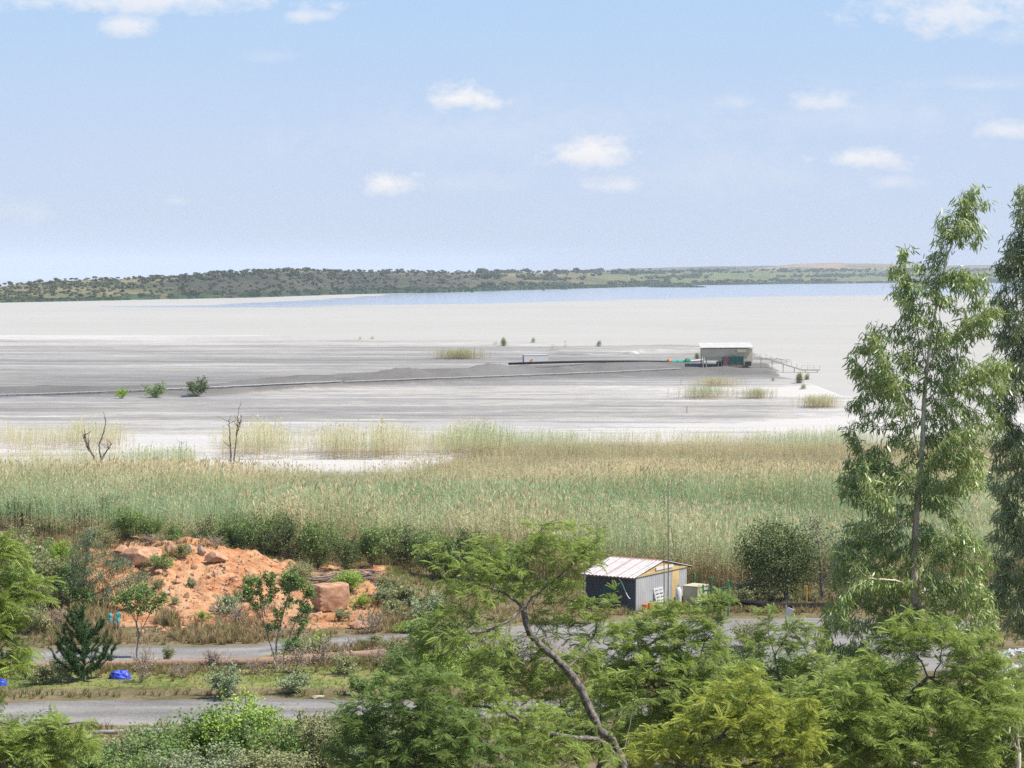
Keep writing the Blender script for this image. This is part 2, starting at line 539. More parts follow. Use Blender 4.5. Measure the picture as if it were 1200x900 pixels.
CLOUDS = [  # px, py, half width, half height, density
    (541, 119, 46, 19, 1.0), (458, 217, 32, 17, 1.0), (692, 181, 60, 22, 1.0), (728, 218, 40, 12, 0.65), (1015, 187, 62, 16, 0.85),
    (955, 122, 50, 14, 0.6), (860, 122, 28, 12, 0.4), (1178, 153, 44, 13, 0.7), (1120, 18, 105, 30, 0.75), (1190, 40, 60, 20, 0.5), (190, 4, 170, 20, 0.8),
    (150, 33, 34, 15, 0.75), (360, 22, 28, 10, 0.6), (208, 236, 16, 7, 0.4), (1045, 214, 30, 9, 0.45), (318, 68, 40, 10, 0.25), (590, 160, 260, 46, 0.22),
    (15, 250, 50, 16, 0.3), (1150, 100, 90, 10, 0.3), (560, 215, 70, 18, 0.22), (850, 205, 160, 40, 0.2), (1010, 140, 190, 34, 0.22)]
cl = None
for (px, py, a, b, den) in CLOUDS:
    u0 = (px - 600) / F; v0 = (SKYH - py) / F; a_ = a * 1.3 / F; b_ = b * 1.25 / F
    du = math_(nt, 'MULTIPLY', math_(nt, 'SUBTRACT', U, u0), 1 / a_)
    dv = math_(nt, 'MULTIPLY', math_(nt, 'SUBTRACT', V, v0), 1 / b_)
    # flatter below than above
    dv = math_(nt, 'MULTIPLY', dv, math_(nt, 'ADD', 1.0, math_(nt, 'MULTIPLY', math_(nt, 'LESS_THAN', dv, 0.0), 0.35)))
    d = math_(nt, 'SQRT', math_(nt, 'ADD', math_(nt, 'MULTIPLY', du, du), math_(nt, 'MULTIPLY', dv, dv)))
    e = math_(nt, 'MULTIPLY', math_(nt, 'SUBTRACT', 1.0, d), 1.25)
    e = math_(nt, 'ADD', e, math_(nt, 'MULTIPLY', math_(nt, 'SUBTRACT', nz2, 0.5), 2.6))
    e = math_(nt, 'ADD', e, math_(nt, 'MULTIPLY', math_(nt, 'SUBTRACT', nz1, 0.5), 1.9))
    e = math_(nt, 'MULTIPLY', math_(nt, 'SUBTRACT', e, 0.05), 0.85 if den > 0.5 else 0.6, clamp=True)
    e = math_(nt, 'MULTIPLY', math_(nt, 'SMOOTH_MIN', e, 0.95, 0.2), den * 0.92)
    lo_ = math_(nt, 'MULTIPLY', e, math_(nt, 'ADD', math_(nt, 'MULTIPLY', dv, -0.9), 0.15, clamp=True))
    shade = lo_ if cl is None else math_(nt, 'MAXIMUM', shade, lo_)
    cl = e if cl is None else math_(nt, 'MAXIMUM', cl, e)
cl = math_(nt, 'MULTIPLY', cl, math_(nt, 'GREATER_THAN', sep.outputs[1], 0.05))
veil = noise(nt, 6.0, 4, 0.6, vec=comb.outputs[0])
cl2 = math_(nt, 'ADD', cl, math_(nt, 'MULTIPLY', veil, 0.12), clamp=True)
SKY_TINT = N(nt, 'ShaderNodeMix', data_type='RGBA', blend_type='MULTIPLY')
SKY_TINT.inputs[0].default_value = 1.0
SKY_TINT.inputs[7].default_value = (1.0, 1.0, 1.0, 1)
nt.links.new(sky.outputs[0], SKY_TINT.inputs[6])
low = ramp(nt, math_(nt, 'MULTIPLY', V, 1 / 0.115, clamp=True), [(0.0, (0.61, 0.70, 0.865)), (0.35, (0.565, 0.685, 0.885)), (1.0, (0.43, 0.635, 0.92))]).outputs[0]
lowx = N(nt, 'ShaderNodeMix', data_type='RGBA', blend_type='MULTIPLY'); lowx.inputs[0].default_value = 1.0
nt.links.new(low, lowx.inputs[6]); lowx.inputs[7].default_value = (4.88, 4.88, 4.88, 1)
elev = math_(nt, 'MULTIPLY', math_(nt, 'SUBTRACT', 0.42, sep.outputs[2]), 1 / 0.22, clamp=True)
airy = mixc(nt, elev, SKY_TINT.outputs[2], lowx.outputs[2])      # pale humid air low over the horizon
cloudc = mixc(nt, shade, (4.75, 4.68, 4.64), (3.75, 3.85, 4.15))
skyc = mixc(nt, cl2, airy, cloudc)
nt.links.new(skyc, bg.inputs[0]); bg.inputs[1].default_value = 0.11
nt.links.new(bg.outputs[0], wo.inputs[0])

sl = bpy.data.lights.new('sun', 'SUN'); sl.energy = 4.1; sl.angle = math.radians(0.53); sl.color = (1.0, 0.94, 0.85)
so = bpy.data.objects.new('sun', sl); COL.objects.link(so)
so.rotation_euler = Vector(-sun_dir).to_track_quat('-Z', 'Y').to_euler()

cam = bpy.data.cameras.new('camera'); co = bpy.data.objects.new('camera', cam); COL.objects.link(co)
cam.sensor_width = 36; cam.lens = 36 * F / 1200.0; cam.clip_start = 0.5; cam.clip_end = 30000
co.location = (0, 0, CAM_Z); co.rotation_euler = (PI / 2 - PITCH, 0, 0)
sc.camera = co
sc.view_settings.view_transform = 'Standard'; sc.view_settings.look = 'None'; sc.view_settings.exposure = 0.9; sc.view_settings.gamma = 1
sc.view_settings.use_curve_mapping = False
sc.render.engine = 'CYCLES'
sc.cycles.use_denoising = False
sc.cycles.use_adaptive_sampling = True; sc.cycles.adaptive_threshold = 0.004
sc.cycles.max_bounces = 8; sc.cycles.transparent_max_bounces = 8; sc.cycles.volume_bounces = 0
sc.cycles.diffuse_bounces = 3; sc.cycles.transmission_bounces = 4

# ================================================================== GROUND
def ground_mesh():
    ys = np.concatenate([np.arange(-12, 94, 1.0), np.arange(94, 168, 0.38), np.geomspace(168, 330, 110)[:-1], np.arange(330, 600, 0.95),
                         np.geomspace(600, 1100, 110), np.geomspace(1110, 9000, 40)])
    tn = np.concatenate([np.linspace(-1.2, -0.30, 40)[:-1], np.linspace(-0.30, 0.30, 640), np.linspace(0.30, 1.2, 40)[1:]])
    Y, T = np.meshgrid(ys, tn, indexing='ij')
    X = T * np.maximum(Y, 30)
    Z = terr(X, Y)
    Z = np.where(Y < 12, np.minimum(Z, 18.3), Z)
    nr, nc = Y.shape
    i = np.arange(nr - 1)[:, None] * nc; k = np.arange(nc - 1)[None]
    q = np.stack([i + k, i + k + 1, i + nc + k + 1, i + nc + k], -1).reshape(-1, 4)
    x, y, z = X.ravel(), Y.ravel(), Z.ravel()
    px, py = proj(x, np.maximum(y, 1), 0 * z)
    behind = y > 1.12 * 56460.0 / (interp(px, SHORE) - 320.0)
    q = q[~behind[q].all(1)]
    n1 = fbm(x * 0.2, y * 0.2, 61); n2 = fbm(x * 0.05, y * 0.05, 62)
    # orange earth
    front = sstep(131.5, 134, y + 2 * (n1 - 0.5)) * (1 - sstep(157, 161, y))
    lim = sstep(-5.0, -9.5, x + 4 * (n1 - 0.5))
    leftfade = 1 - 0.75 * sstep(-23, -29, x)
    mo = front * lim * leftfade
    mo = np.maximum(mo, sstep(0.5, 1, 1 - np.hypot((px - 850) / 60.0, (py - 737) / 8.0)) * 0.8)
    # short green grass
    mg = sstep(111.5, 114, y) * (1 - sstep(122, 125, y)) * sstep(6, -2, x)
    # mud
    lo_y = interp(px, [(480, 226), (600, 268)]); mm = sstep(0, 24, y - lo_y)
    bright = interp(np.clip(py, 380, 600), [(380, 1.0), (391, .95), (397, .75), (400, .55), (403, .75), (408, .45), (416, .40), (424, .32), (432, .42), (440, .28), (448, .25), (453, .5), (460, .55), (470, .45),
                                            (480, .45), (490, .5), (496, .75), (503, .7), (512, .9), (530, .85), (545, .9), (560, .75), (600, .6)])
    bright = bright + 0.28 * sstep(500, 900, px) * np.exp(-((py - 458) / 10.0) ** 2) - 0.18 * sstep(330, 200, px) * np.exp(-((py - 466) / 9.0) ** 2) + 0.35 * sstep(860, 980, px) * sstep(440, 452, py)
    # embankment soil: a plain grey spoil
    d0 = 56460.0 / (interp(px, BERM) - 320.0)
    berm = np.maximum(sstep(0.2, 0.55, z), 0.85 * sstep(-1.5, 1.5, y - d0 + 5 * (fbm(x * 0.08, y * 0.03, 55) - 0.5)) * (1 - sstep(22, 34, y - d0)) * (1 - sstep(900, 925, px))) * mm * (y > 330) * (1 - sstep(55, 70, y - d0))
    me = mesh_np('ground', np.stack([x, y, z], 1), q, [MAT['ground']],
                 {'m_orange': mo, 'm_green': mg, 'm_mud': mm, 'm_bright': bright, 'm_spoil': berm}, smooth=True)
    return tag(link('ground', me), kind='structure')

MAT = {}
def ground_material():
    m, nt, out = newmat('ground')
    b = N(nt, 'ShaderNodeBsdfPrincipled', Roughness=0.95); b.inputs['Specular IOR Level'].default_value = 0.1
    p = wpos(nt)
    nA = noise(nt, 0.35, 6, 0.6, vec=p); nB = noise(nt, 2.2, 6, 0.65, vec=p); nC = noise(nt, 0.09, 4, 0.6, vec=p); nD = noise(nt, 9.0, 4, 0.6, vec=p)
    scrub = ramp(nt, math_(nt, 'ADD', math_(nt, 'MULTIPLY', nA, 0.6), math_(nt, 'MULTIPLY', nB, 0.4)),
                 [(0.36, (0.076, 0.072, 0.031)), (0.48, (0.151, 0.125, 0.064)), (0.56, (0.204, 0.158, 0.098)), (0.66, (0.098, 0.106, 0.038))]).outputs[0]
    orange = ramp(nt, math_(nt, 'ADD', math_(nt, 'MULTIPLY', nA, 0.5), math_(nt, 'MULTIPLY', nB, 0.5)),
                  [(0.36, (0.220, 0.083, 0.037)), (0.44, (0.350, 0.152, 0.067)), (0.51, (0.420, 0.225, 0.115)), (0.59, (0.450, 0.290, 0.172)), (0.68, (0.250, 0.175, 0.090))]).outputs[0]
    green = ramp(nt, math_(nt, 'ADD', math_(nt, 'MULTIPLY', nA, 0.5), math_(nt, 'MULTIPLY', nB, 0.5)),
                 [(0.38, (0.095, 0.135, 0.03)), (0.5, (0.165, 0.19, 0.055)), (0.62, (0.27, 0.235, 0.11))]).outputs[0]
    def broken(name, amt=1.1):
        a = attr(nt, name)
        x = math_(nt, 'ADD', a, math_(nt, 'MULTIPLY', math_(nt, 'SUBTRACT', math_(nt, 'ADD', math_(nt, 'MULTIPLY', nB, 0.5), math_(nt, 'MULTIPLY', nA, 0.5)), 0.5), amt))
        return math_(nt, 'MULTIPLY', math_(nt, 'SUBTRACT', x, 0.35), 3.3, clamp=True)
    col = mixc(nt, broken('m_orange', 2.4), scrub, orange)
    col = mixc(nt, broken('m_green'), col, green)
    # tailings flats: sediment bands
    s1 = noise(nt, 1.0, 5, 0.65, vec=p, stretch=(0.012, 0.026, 0)); s2 = noise(nt, 1.0, 6, 0.68, vec=p, stretch=(0.05, 0.16, 0)); s3 = noise(nt, 1.0, 4, 0.6, vec=p, stretch=(0.004, 0.055, 0))
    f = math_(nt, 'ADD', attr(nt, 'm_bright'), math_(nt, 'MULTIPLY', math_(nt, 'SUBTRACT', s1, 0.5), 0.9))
    f = math_(nt, 'ADD', f, math_(nt, 'MULTIPLY', math_(nt, 'SUBTRACT', s2, 0.5), 0.75))
    f = math_(nt, 'ADD', f, math_(nt, 'MULTIPLY', math_(nt, 'SUBTRACT', s3, 0.5), 1.0))
    s4 = noise(nt, 1.0, 5, 0.7, vec=p, stretch=(0.35, 0.30, 0)); s5 = noise(nt, 1.0, 3, 0.6, vec=p, stretch=(0.09, 0.5, 0))
    f = math_(nt, 'ADD', f, math_(nt, 'MULTIPLY', math_(nt, 'SUBTRACT', s4, 0.5), 0.55))
    f = math_(nt, 'ADD', f, math_(nt, 'MULTIPLY', math_(nt, 'SUBTRACT', s5, 0.5), 0.45))
    f = math_(nt, 'ADD', math_(nt, 'MULTIPLY', math_(nt, 'SUBTRACT', f, 0.5), 1.25), 0.5)
    st = noise(nt, 1.0, 4, 0.62, vec=p, stretch=(0.022, 0.22, 0)); st = math_(nt, 'MULTIPLY', math_(nt, 'SUBTRACT', st, 0.585), 14.0, clamp=True)
    dk = noise(nt, 1.0, 4, 0.62, vec=p, stretch=(0.012, 0.12, 3.0)); dk = math_(nt, 'MULTIPLY', math_(nt, 'SUBTRACT', dk, 0.57), 10.0, clamp=True)
    f = math_(nt, 'SUBTRACT', math_(nt, 'ADD', f, math_(nt, 'MULTIPLY', st, 0.45)), math_(nt, 'MULTIPLY', dk, 0.35))
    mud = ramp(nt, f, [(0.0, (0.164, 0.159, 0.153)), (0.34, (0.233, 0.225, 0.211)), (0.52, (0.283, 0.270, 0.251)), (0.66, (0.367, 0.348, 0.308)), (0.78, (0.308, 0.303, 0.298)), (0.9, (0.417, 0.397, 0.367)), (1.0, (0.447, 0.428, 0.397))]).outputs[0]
    spoil = ramp(nt, math_(nt, 'ADD', math_(nt, 'MULTIPLY', nB, 0.4), math_(nt, 'MULTIPLY', nC, 0.6)), [(0.35, (0.107, 0.101, 0.094)), (0.65, (0.158, 0.152, 0.142))]).outputs[0]
    mud = mixc(nt, math_(nt, 'MULTIPLY', attr(nt, 'm_spoil'), 0.95), mud, spoil)
    am = attr(nt, 'm_mud')
    fm = math_(nt, 'MULTIPLY', math_(nt, 'SUBTRACT', math_(nt, 'ADD', am, math_(nt, 'MULTIPLY', math_(nt, 'SUBTRACT', nA, 0.5), 0.6)), 0.3), 2.5, clamp=True)
    col = mixc(nt, fm, col, mud)
    nt.links.new(col, b.inputs['Base Color'])
    # wet sheen in part of the flats
    wet = math_(nt, 'MULTIPLY', fm, math_(nt, 'MULTIPLY', math_(nt, 'SUBTRACT', s3, 0.52), 8.0, clamp=True))
    rr = math_(nt, 'SUBTRACT', 0.95, math_(nt, 'MULTIPLY', wet, 0.5)); nt.links.new(rr, b.inputs['Roughness'])
    nt.links.new(math_(nt, 'ADD', 0.1, math_(nt, 'MULTIPLY', wet, 0.25)), b.inputs['Specular IOR Level'])
    h = math_(nt, 'ADD', math_(nt, 'MULTIPLY', nB, 0.7), math_(nt, 'MULTIPLY', nD, 0.3))
    bump(nt, h, 0.7, 0.35, b)
    nt.links.new(b.outputs[0], out.inputs[0])
    return m
MAT['ground'] = ground_material()
ground_mesh()

# ------------------------------------------------------------------ lake
def lake():
    m, nt, out = newmat('lake_water')
    p = wpos(nt)
    s1 = noise(nt, 1.0, 4, 0.6, vec=p, stretch=(0.003, 0.006, 0)); s2 = noise(nt, 1.0, 5, 0.65, vec=p, stretch=(0.0012, 0.013, 0)); s3 = noise(nt, 1.0, 3, 0.6, vec=p, stretch=(0.02, 0.05, 0))
    a = attr(nt, 'm_clear')
    f = math_(nt, 'ADD', a, math_(nt, 'ADD', math_(nt, 'MULTIPLY', math_(nt, 'SUBTRACT', s1, 0.5), 0.7), math_(nt, 'MULTIPLY', math_(nt, 'SUBTRACT', s2, 0.5), 2.0)))
    f = math_(nt, 'MULTIPLY', math_(nt, 'SUBTRACT', f, 0.5), 3.0, clamp=True)
    milk = N(nt, 'ShaderNodeBsdfPrincipled', Roughness=0.75); milk.inputs['Specular IOR Level'].default_value = 0.12
    mc = ramp(nt, math_(nt, 'ADD', math_(nt, 'MULTIPLY', s1, 0.5), math_(nt, 'MULTIPLY', s3, 0.5)), [(0.35, (0.325, 0.315, 0.287)), (0.65, (0.36, 0.349, 0.319))])
    nt.links.new(mc.outputs[0], milk.inputs['Base Color'])
    clear = N(nt, 'ShaderNodeBsdfPrincipled', Roughness=0.12); clear.inputs['IOR'].default_value = 1.33
    clear.inputs['Base Color'].default_value = (0.27, 0.31, 0.38, 1)
    rip = noise(nt, 1.0, 3, 0.6, vec=p, stretch=(0.5, 1.2, 0)); bump(nt, rip, 0.16, 0.2, clear)
    mx = nt.nodes.new('ShaderNodeMixShader'); nt.links.new(f, mx.inputs[0]); nt.links.new(milk.outputs[0], mx.inputs[1]); nt.links.new(clear.outputs[0], mx.inputs[2])
    nt.links.new(mx.outputs[0], out.inputs[0])
    ys = np.geomspace(300, 12000, 200); tn = np.linspace(-1.2, 1.2, 220)
    Y, T = np.meshgrid(ys, tn, indexing='ij'); X = T * Y
    nr, nc = Y.shape
    i = np.arange(nr - 1)[:, None] * nc; k = np.arange(nc - 1)[None]
    q = np.stack([i + k, i + k + 1, i + nc + k + 1, i + nc + k], -1).reshape(-1, 4)
    px, py = proj(X.ravel(), Y.ravel(), 0 * X.ravel())
    behind = Y.ravel() > 1.12 * 56460.0 / (interp(px, SHORE) - 320.0)
    q = q[~behind[q].all(1)]
    lim = interp(px, [(-400, 352), (60, 355), (110, 360), (200, 361), (300, 361.5), (400, 359), (600, 355), (800, 350), (1040, 346), (1300, 345)])
    top = interp(px, [(-400, 380), (30, 366), (110, 358.5), (200, 357.5), (250, 357), (320, 353.5), (420, 348), (500, 340), (560, 330), (1300, 320)])
    c = sstep(2.5, -2.0, py - lim) * sstep(-1.5, 1.5, py - top)
    me = mesh_np('lake_water', np.stack([X.ravel(), Y.ravel(), 0 * X.ravel()], 1), q, [m], {'m_clear': c})
    tag(link('lake_water', me), kind='structure')
lake()

# ------------------------------------------------------------------ hills beyond the lake
SKYL = [(-700, 342), (-100, 339), (0, 337), (30, 333), (60, 331), (160, 326), (260, 320), (330, 317.5), (440, 319), (600, 319.5), (690, 318.5), (760, 318.5), (820, 317.5), (920, 316.5), (1040, 316), (1200, 315.5), (1800, 315)]
def hill_height(px, s):
    """s = 0 at the shore, 1 at the crest"""
    dsh = 56460.0 / (interp(px, SHORE) - 320.0)
    dcr = dsh * interp(px, [(-700, 1.15), (0, 1.15), (300, 1.22), (600, 1.24), (800, 1.3), (1040, 1.3), (1800, 1.3)])
    zc = CAM_Z + (320 - interp(px, SKYL)) / F * dcr
    d = dsh + (dcr - dsh) * s
    x = (px - 600) / F * d
    steep = interp(px, [(0, 0.0), (120, 0.2), (230, 1.0), (480, 1.0), (620, 0.35), (760, 0.1), (1100, 0.0)])
    prof = steep * sstep(-0.05, 0.62, s) ** 0.8 * 0.86 + (1 - steep) * np.clip(s, 0, 1) ** 1.15
    prof = prof + steep * 0.14 * np.clip(s, 0, 1)
    prof = np.where(s > 1, 1 - (s - 1) * 0.9, prof)
    z = zc * prof + (fbm(x * 0.01, d * 0.01, 71) - 0.5) * 5 * sstep(0.05, 0.4, s) - 0.3 * (s <= 0)
    return x, d, z, dsh, dcr, steep

def hills():
    m, nt, out = newmat('far_hills')
    b = N(nt, 'ShaderNodeBsdfPrincipled', Roughness=0.95); b.inputs['Specular IOR Level'].default_value = 0.05
    p = wpos(nt)
    n1 = noise(nt, 0.012, 6, 0.62, vec=p); n2 = noise(nt, 0.05, 5, 0.65, vec=p)
    mixn = math_(nt, 'ADD', math_(nt, 'MULTIPLY', n1, 0.6), math_(nt, 'MULTIPLY', n2, 0.4))
    top = ramp(nt, mixn, [(0.38, (0.075, 0.088, 0.040)), (0.5, (0.132, 0.128, 0.066)), (0.58, (0.194, 0.167, 0.092)), (0.68, (0.101, 0.114, 0.048))]).outputs[0]
    dark = ramp(nt, mixn, [(0.38, (0.034, 0.040, 0.027)), (0.52, (0.055, 0.058, 0.038)), (0.66, (0.095, 0.08, 0.052))]).outputs[0]
    field = ramp(nt, mixn, [(0.38, (0.072, 0.101, 0.036)), (0.5, (0.115, 0.137, 0.054)), (0.62, (0.173, 0.166, 0.079))]).outputs[0]
    c = mixc(nt, attr(nt, 'm_dark'), top, dark); c = mixc(nt, attr(nt, 'm_field'), c, field)
    nt.links.new(c, b.inputs['Base Color']); nt.links.new(b.outputs[0], out.inputs[0])
    MAT['hills'] = m
    pxs = np.arange(-700, 1800, 5.0); ss = np.concatenate([[-0.1], np.linspace(0, 1, 34), np.linspace(1.03, 2.5, 10)])
    S, PX = np.meshgrid(ss, pxs, indexing='ij')
    x, d, z, dsh, dcr, steep = hill_height(PX.ravel(), S.ravel())
    z = np.where(S.ravel() < 0, -1.5, z)
    nr, nc = S.shape
    i = np.arange(nr - 1)[:, None] * nc; k = np.arange(nc - 1)[None]
    q = np.stack([i + k, i + k + 1, i + nc + k + 1, i + nc + k], -1).reshape(-1, 4)
    s = S.ravel(); pxr = PX.ravel()
    md = np.clip(steep * 1.2, 0, 1) * (1 - sstep(0.5, 0.68, s + 0.15 * (fbm(x * 0.004, d * 0.004, 75) - 0.5))) * sstep(120, 240, pxr)
    mf = sstep(640, 800, pxr)
    tag(link('far_hills', mesh_np('far_hills', np.stack([x, d, z], 1), q, [m], {'m_dark': md, 'm_field': mf}, smooth=True)), kind='structure')
    # ridges farther back
    def ridge(name, dist, line, c1, c2, c3):
        mm = solid(name, c1, c2, 0.95, 0.006, spec=0.05, lo=0.4, hi=0.6)
        pxs = np.arange(line[0][0], line[-1][0] + 1, 5.0)
        v = []
        for si, sv in enumerate(np.linspace(0, 1, 10)):
            dd = dist * (1 + 0.12 * sv)
            zt = CAM_Z + (320 - interp(pxs, line)) / F * dist * 1.12
            zz = -2 + (zt + 2) * sv ** 0.8 + (fbm(pxs * 0.03, 0 * pxs + sv * 3, 81) - 0.5) * 4 * sv
            v.append(np.stack([(pxs - 600) / F * dd, 0 * pxs + dd, zz], 1))
        v.append(np.stack([(pxs - 600) / F * dist * 1.6, 0 * pxs + dist * 1.6, 0 * pxs - 3], 1))
        nr = len(v); nc = len(pxs); v = np.vstack(v)
        i = np.arange(nr - 1)[:, None] * nc; k = np.arange(nc - 1)[None]
        q = np.stack([i + k, i + k + 1, i + nc + k + 1, i + nc + k], -1).reshape(-1, 4)
        tag(link(name, mesh_np(name, v, q, [mm], smooth=True)), kind='structure')
    ridge('blue_ridge_hill', 6900, [(600, 322), (690, 318), (730, 315), (780, 313.5), (840, 312.5), (900, 311), (960, 314), (1100, 320)], (0.07, 0.085, 0.055), (0.11, 0.12, 0.07), None)
    ridge('eastern_hill', 6300, [(830, 321), (880, 315), (930, 309.5), (980, 308), (1030, 309), (1080, 312), (1140, 311), (1300, 308), (1500, 313), (1800, 318)], (0.12, 0.13, 0.06), (0.30, 0.21, 0.13), None)
hills()

def crown_quads(n, lobes, flat=0.7, size=0.16):
    """leaf-clump faces in a lobed crown about one unit wide, sitting on z = 0"""
    out = []
    for _ in range(n):
        l = lobes[rng.integers(len(lobes))]
        u = norm(rng.normal(0, 1, 3)) * rng.random() ** 0.4
        out.append(np.array(l[:3]) + u * np.array([l[3], l[3], l[3] * flat]))
    p = np.array(out)
    v = np.array([[-.5, -.5, 0], [.5, -.4, .1], [.5, .5, 0], [-.4, .5, .1]])
    fr = frames(rng.normal(0, 1, (n, 3)), 0.7, n)
    vv, f = scatter(v, np.array([[0, 1, 2, 3]]), p, fr, rng.uniform(0.6, 1.4, n) * size)
    return vv, f, np.repeat(rng.random(n), 4)

MAT['far_leaf'] = leafmat('far_tree_leaves', [(0.0, (0.061, 0.079, 0.039)), (0.5, (0.110, 0.128, 0.061)), (1.0, (0.195, 0.201, 0.098))], transl=0.15)
MAT['far_bark'] = solid('far_tree_bark', (0.12, 0.10, 0.08), (0.2, 0.17, 0.13), 0.9)
def far_trees():
    protos = []
    for kvar in range(7):
        lob = [(rng.normal(0, .12), rng.normal(0, .12), 0.42 + rng.random() * 0.2, 0.26 + rng.random() * 0.12) for _ in range(3)] if kvar < 4 else \
              [(rng.normal(0, .16), rng.normal(0, .16), 0.62 + rng.random() * .08, 0.28) for _ in range(3)]
        v, f, var = crown_quads(110, lob, 0.75 if kvar < 4 else 0.4, 0.17)
        me = mesh_np('hill_tree', v - np.array([0, 0, 0.16]), f, [MAT['far_leaf']], {'var': var})
        protos.append((me, v, f, var))
    cnt = 0
    def spot(px, s):
        x, d, z, dsh, dcr, st = hill_height(np.array([px]), np.array([s]))
        return np.array([x[0], d[0], z[0]])
    # skyline and hillside trees, each one its own object
    names = []
    for k in range(300):
        if k < 175: px = -60 + 1130 * (k + rng.random()) / 175; s = rng.uniform(0.9, 1.03)
        else:
            px = rng.uniform(0, 1060); s = rng.uniform(0.62, 0.9) if px < 620 else rng.uniform(0.3, 0.9)
        p = spot(px, s)
        h = rng.uniform(3.8, 8.0) * (1.15 if px > 600 else 0.8) * (0.8 if px < 240 else 1)
        o = bpy.data.objects.new('hill_tree', protos[rng.integers(7)][0]); COL.objects.link(o)
        o.location = p; o.rotation_euler = (0, 0, rng.random() * 6.28); o.scale = (h * rng.uniform(0.9, 1.4), h * 1.1, h)
        sky = k < 175
        if px < 240: lab, gr = ('small rounded tree along the low skyline at the far left shore', 'trees along the low western skyline') if sky else ('small tree dotted over the low dry slope at the far left shore', 'trees on the low western slope')
        elif px < 620: lab, gr = ('small tree along the flat crest above the dark bushy slope', 'trees along the crest above the dark slope') if sky else ('small tree on the pale grass strip above the dark bushy slope', 'trees on the pale upper slope')
        else: lab, gr = ('dark tree along the crest of the far green fields', 'trees along the crest of the far fields') if sky else ('dark tree standing in the green fields across the lake', 'trees in the far fields')
        tag(o, lab, 'tree', gr)
    # the far-off bush of the slopes reads as one mass
    V = []; Fc = []; VA = []; nv = 0
    def addmass(px, s, h):
        nonlocal nv
        me, v, f, var = protos[rng.integers(4)]
        p = spot(px, s); a = rng.random() * 6.28; c, si = math.cos(a), math.sin(a)
        vv = v * np.array([h * 1.3, h * 1.3, h]); vv = np.stack([vv[:, 0] * c - vv[:, 1] * si, vv[:, 0] * si + vv[:, 1] * c, vv[:, 2]], 1) + p - [0, 0, h * 0.22]
        V.append(vv); Fc.append(f + nv); VA.append(np.clip(var * 0.7 + rng.uniform(-.1, .3) - (0.45 if 200 < px < 580 and s < 0.66 else 0), 0, 1)); nv += len(vv)
    for k in range(5200):
        px = rng.uniform(-150, 1250)
        if px < 150: s = rng.uniform(0.06, 0.95); h = rng.uniform(1.6, 3.6)
        elif px < 560: s = rng.uniform(0.02, 0.66) if rng.random() < 0.72 else rng.uniform(0.66, 1.0); h = rng.uniform(1.8, 4.2)
        else:
            s = (rng.uniform(0.08, 0.2), rng.uniform(0.42, 0.62), rng.uniform(0.8, 1.0))[rng.integers(3)]; h = rng.uniform(5, 10)
            if vnoise(np.array([px * 0.03]), np.array([s * 9]), 91)[0] < 0.42: continue
        if px < 620 and vnoise(np.array([px * 0.045]), np.array([s * 7]), 92)[0] < rng.random() * 0.75: continue
        addmass(px, s, h * rng.uniform(0.6, 1.25))
    tag(link('hillside_woodland', mesh_np('hillside_woodland', np.vstack(V), np.vstack(Fc), [MAT['far_leaf']], {'var': np.concatenate(VA)})),
        'dark mass of bush covering the slopes across the lake', 'woodland', kind='stuff')
    # belt of reeds along the far shore
    n = 5200
    px = rng.uniform(-200, 1300, n); keep = (px < 140) | (px > 420) | (rng.random(n) < 0.12); px = px[keep]; n = len(px)
    s = rng.uniform(-0.03, 0.07, n) 
    x, d, z, *_ = hill_height(px, np.maximum(s, 0.0)); d = d + np.minimum(s, 0) * 300; x = (px - 600) / F * d
    z = np.where(s <= 0, 0.0, z)
    v = np.array([[-.5, 0, 0], [.5, 0, 0], [.4, 0.1, 1], [-.4, 0.1, 1]])
    a = rng.uniform(-0.7, 0.7, n); fr = np.stack([np.stack([np.cos(a), np.sin(a), 0 * a], 1), np.stack([-np.sin(a), np.cos(a), 0 * a], 1), np.tile([0., 0, 1], (n, 1))], 1)
    vv, f = scatter(v, np.array([[0, 1, 2, 3]]), np.stack([x, d, z - 0.4], 1), fr, np.stack([rng.uniform(4, 9, n), np.ones(n), np.where(px < 150, 0.55, 1.0) * rng.uniform(1.8, 4.0, n)], 1))
    MAT['far_reed'] = leafmat('far_reeds', [(0, (0.06, 0.10, 0.045)), (0.6, (0.10, 0.15, 0.065)), (1, (0.22, 0.19, 0.10))], transl=0.15)
    tag(link('far_shore_reeds', mesh_np('far_shore_reeds', vv, f, [MAT['far_reed']], {'var': np.repeat(rng.random(n) * (0.55 + 0.45 * (px > 900)), 4)})),
        'green belt of reeds along the far shore of the lake', 'reeds', kind='stuff')
    # low reed island and dark specks on the water
    def islet(px0, px1, py, hgt, label, cnt, cat='island', name='reed_islet'):
        d = dist_of(py); q = rng.uniform(px0, px1, cnt); mid = (px0 + px1) / 2
        dd = d + rng.uniform(-14, 14, cnt); x = (q - 600) / F * dd
        taper = np.sqrt(np.clip(1 - ((q - mid) / ((px1 - px0) / 2 + 1)) ** 2, 0.1, 1))
        a = rng.uniform(-0.7, 0.7, cnt); fr = np.stack([np.stack([np.cos(a), np.sin(a), 0 * a], 1), np.stack([-np.sin(a), np.cos(a), 0 * a], 1), np.tile([0., 0, 1], (cnt, 1))], 1)
        ww = min(6, (px1 - px0) / F * d * 0.35)
        vv, f = scatter(v, np.array([[0, 1, 2, 3]]), np.stack([x, dd, 0 * x - 0.1], 1), fr, np.stack([rng.uniform(.5, 1, cnt) * ww, np.ones(cnt), hgt * taper * rng.uniform(.6, 1, cnt)], 1))
        o = tag(link(name, mesh_np(name, vv, f, [MAT['far_reed']], {'var': np.repeat(rng.random(cnt) * 0.5, 4)})), label, cat)
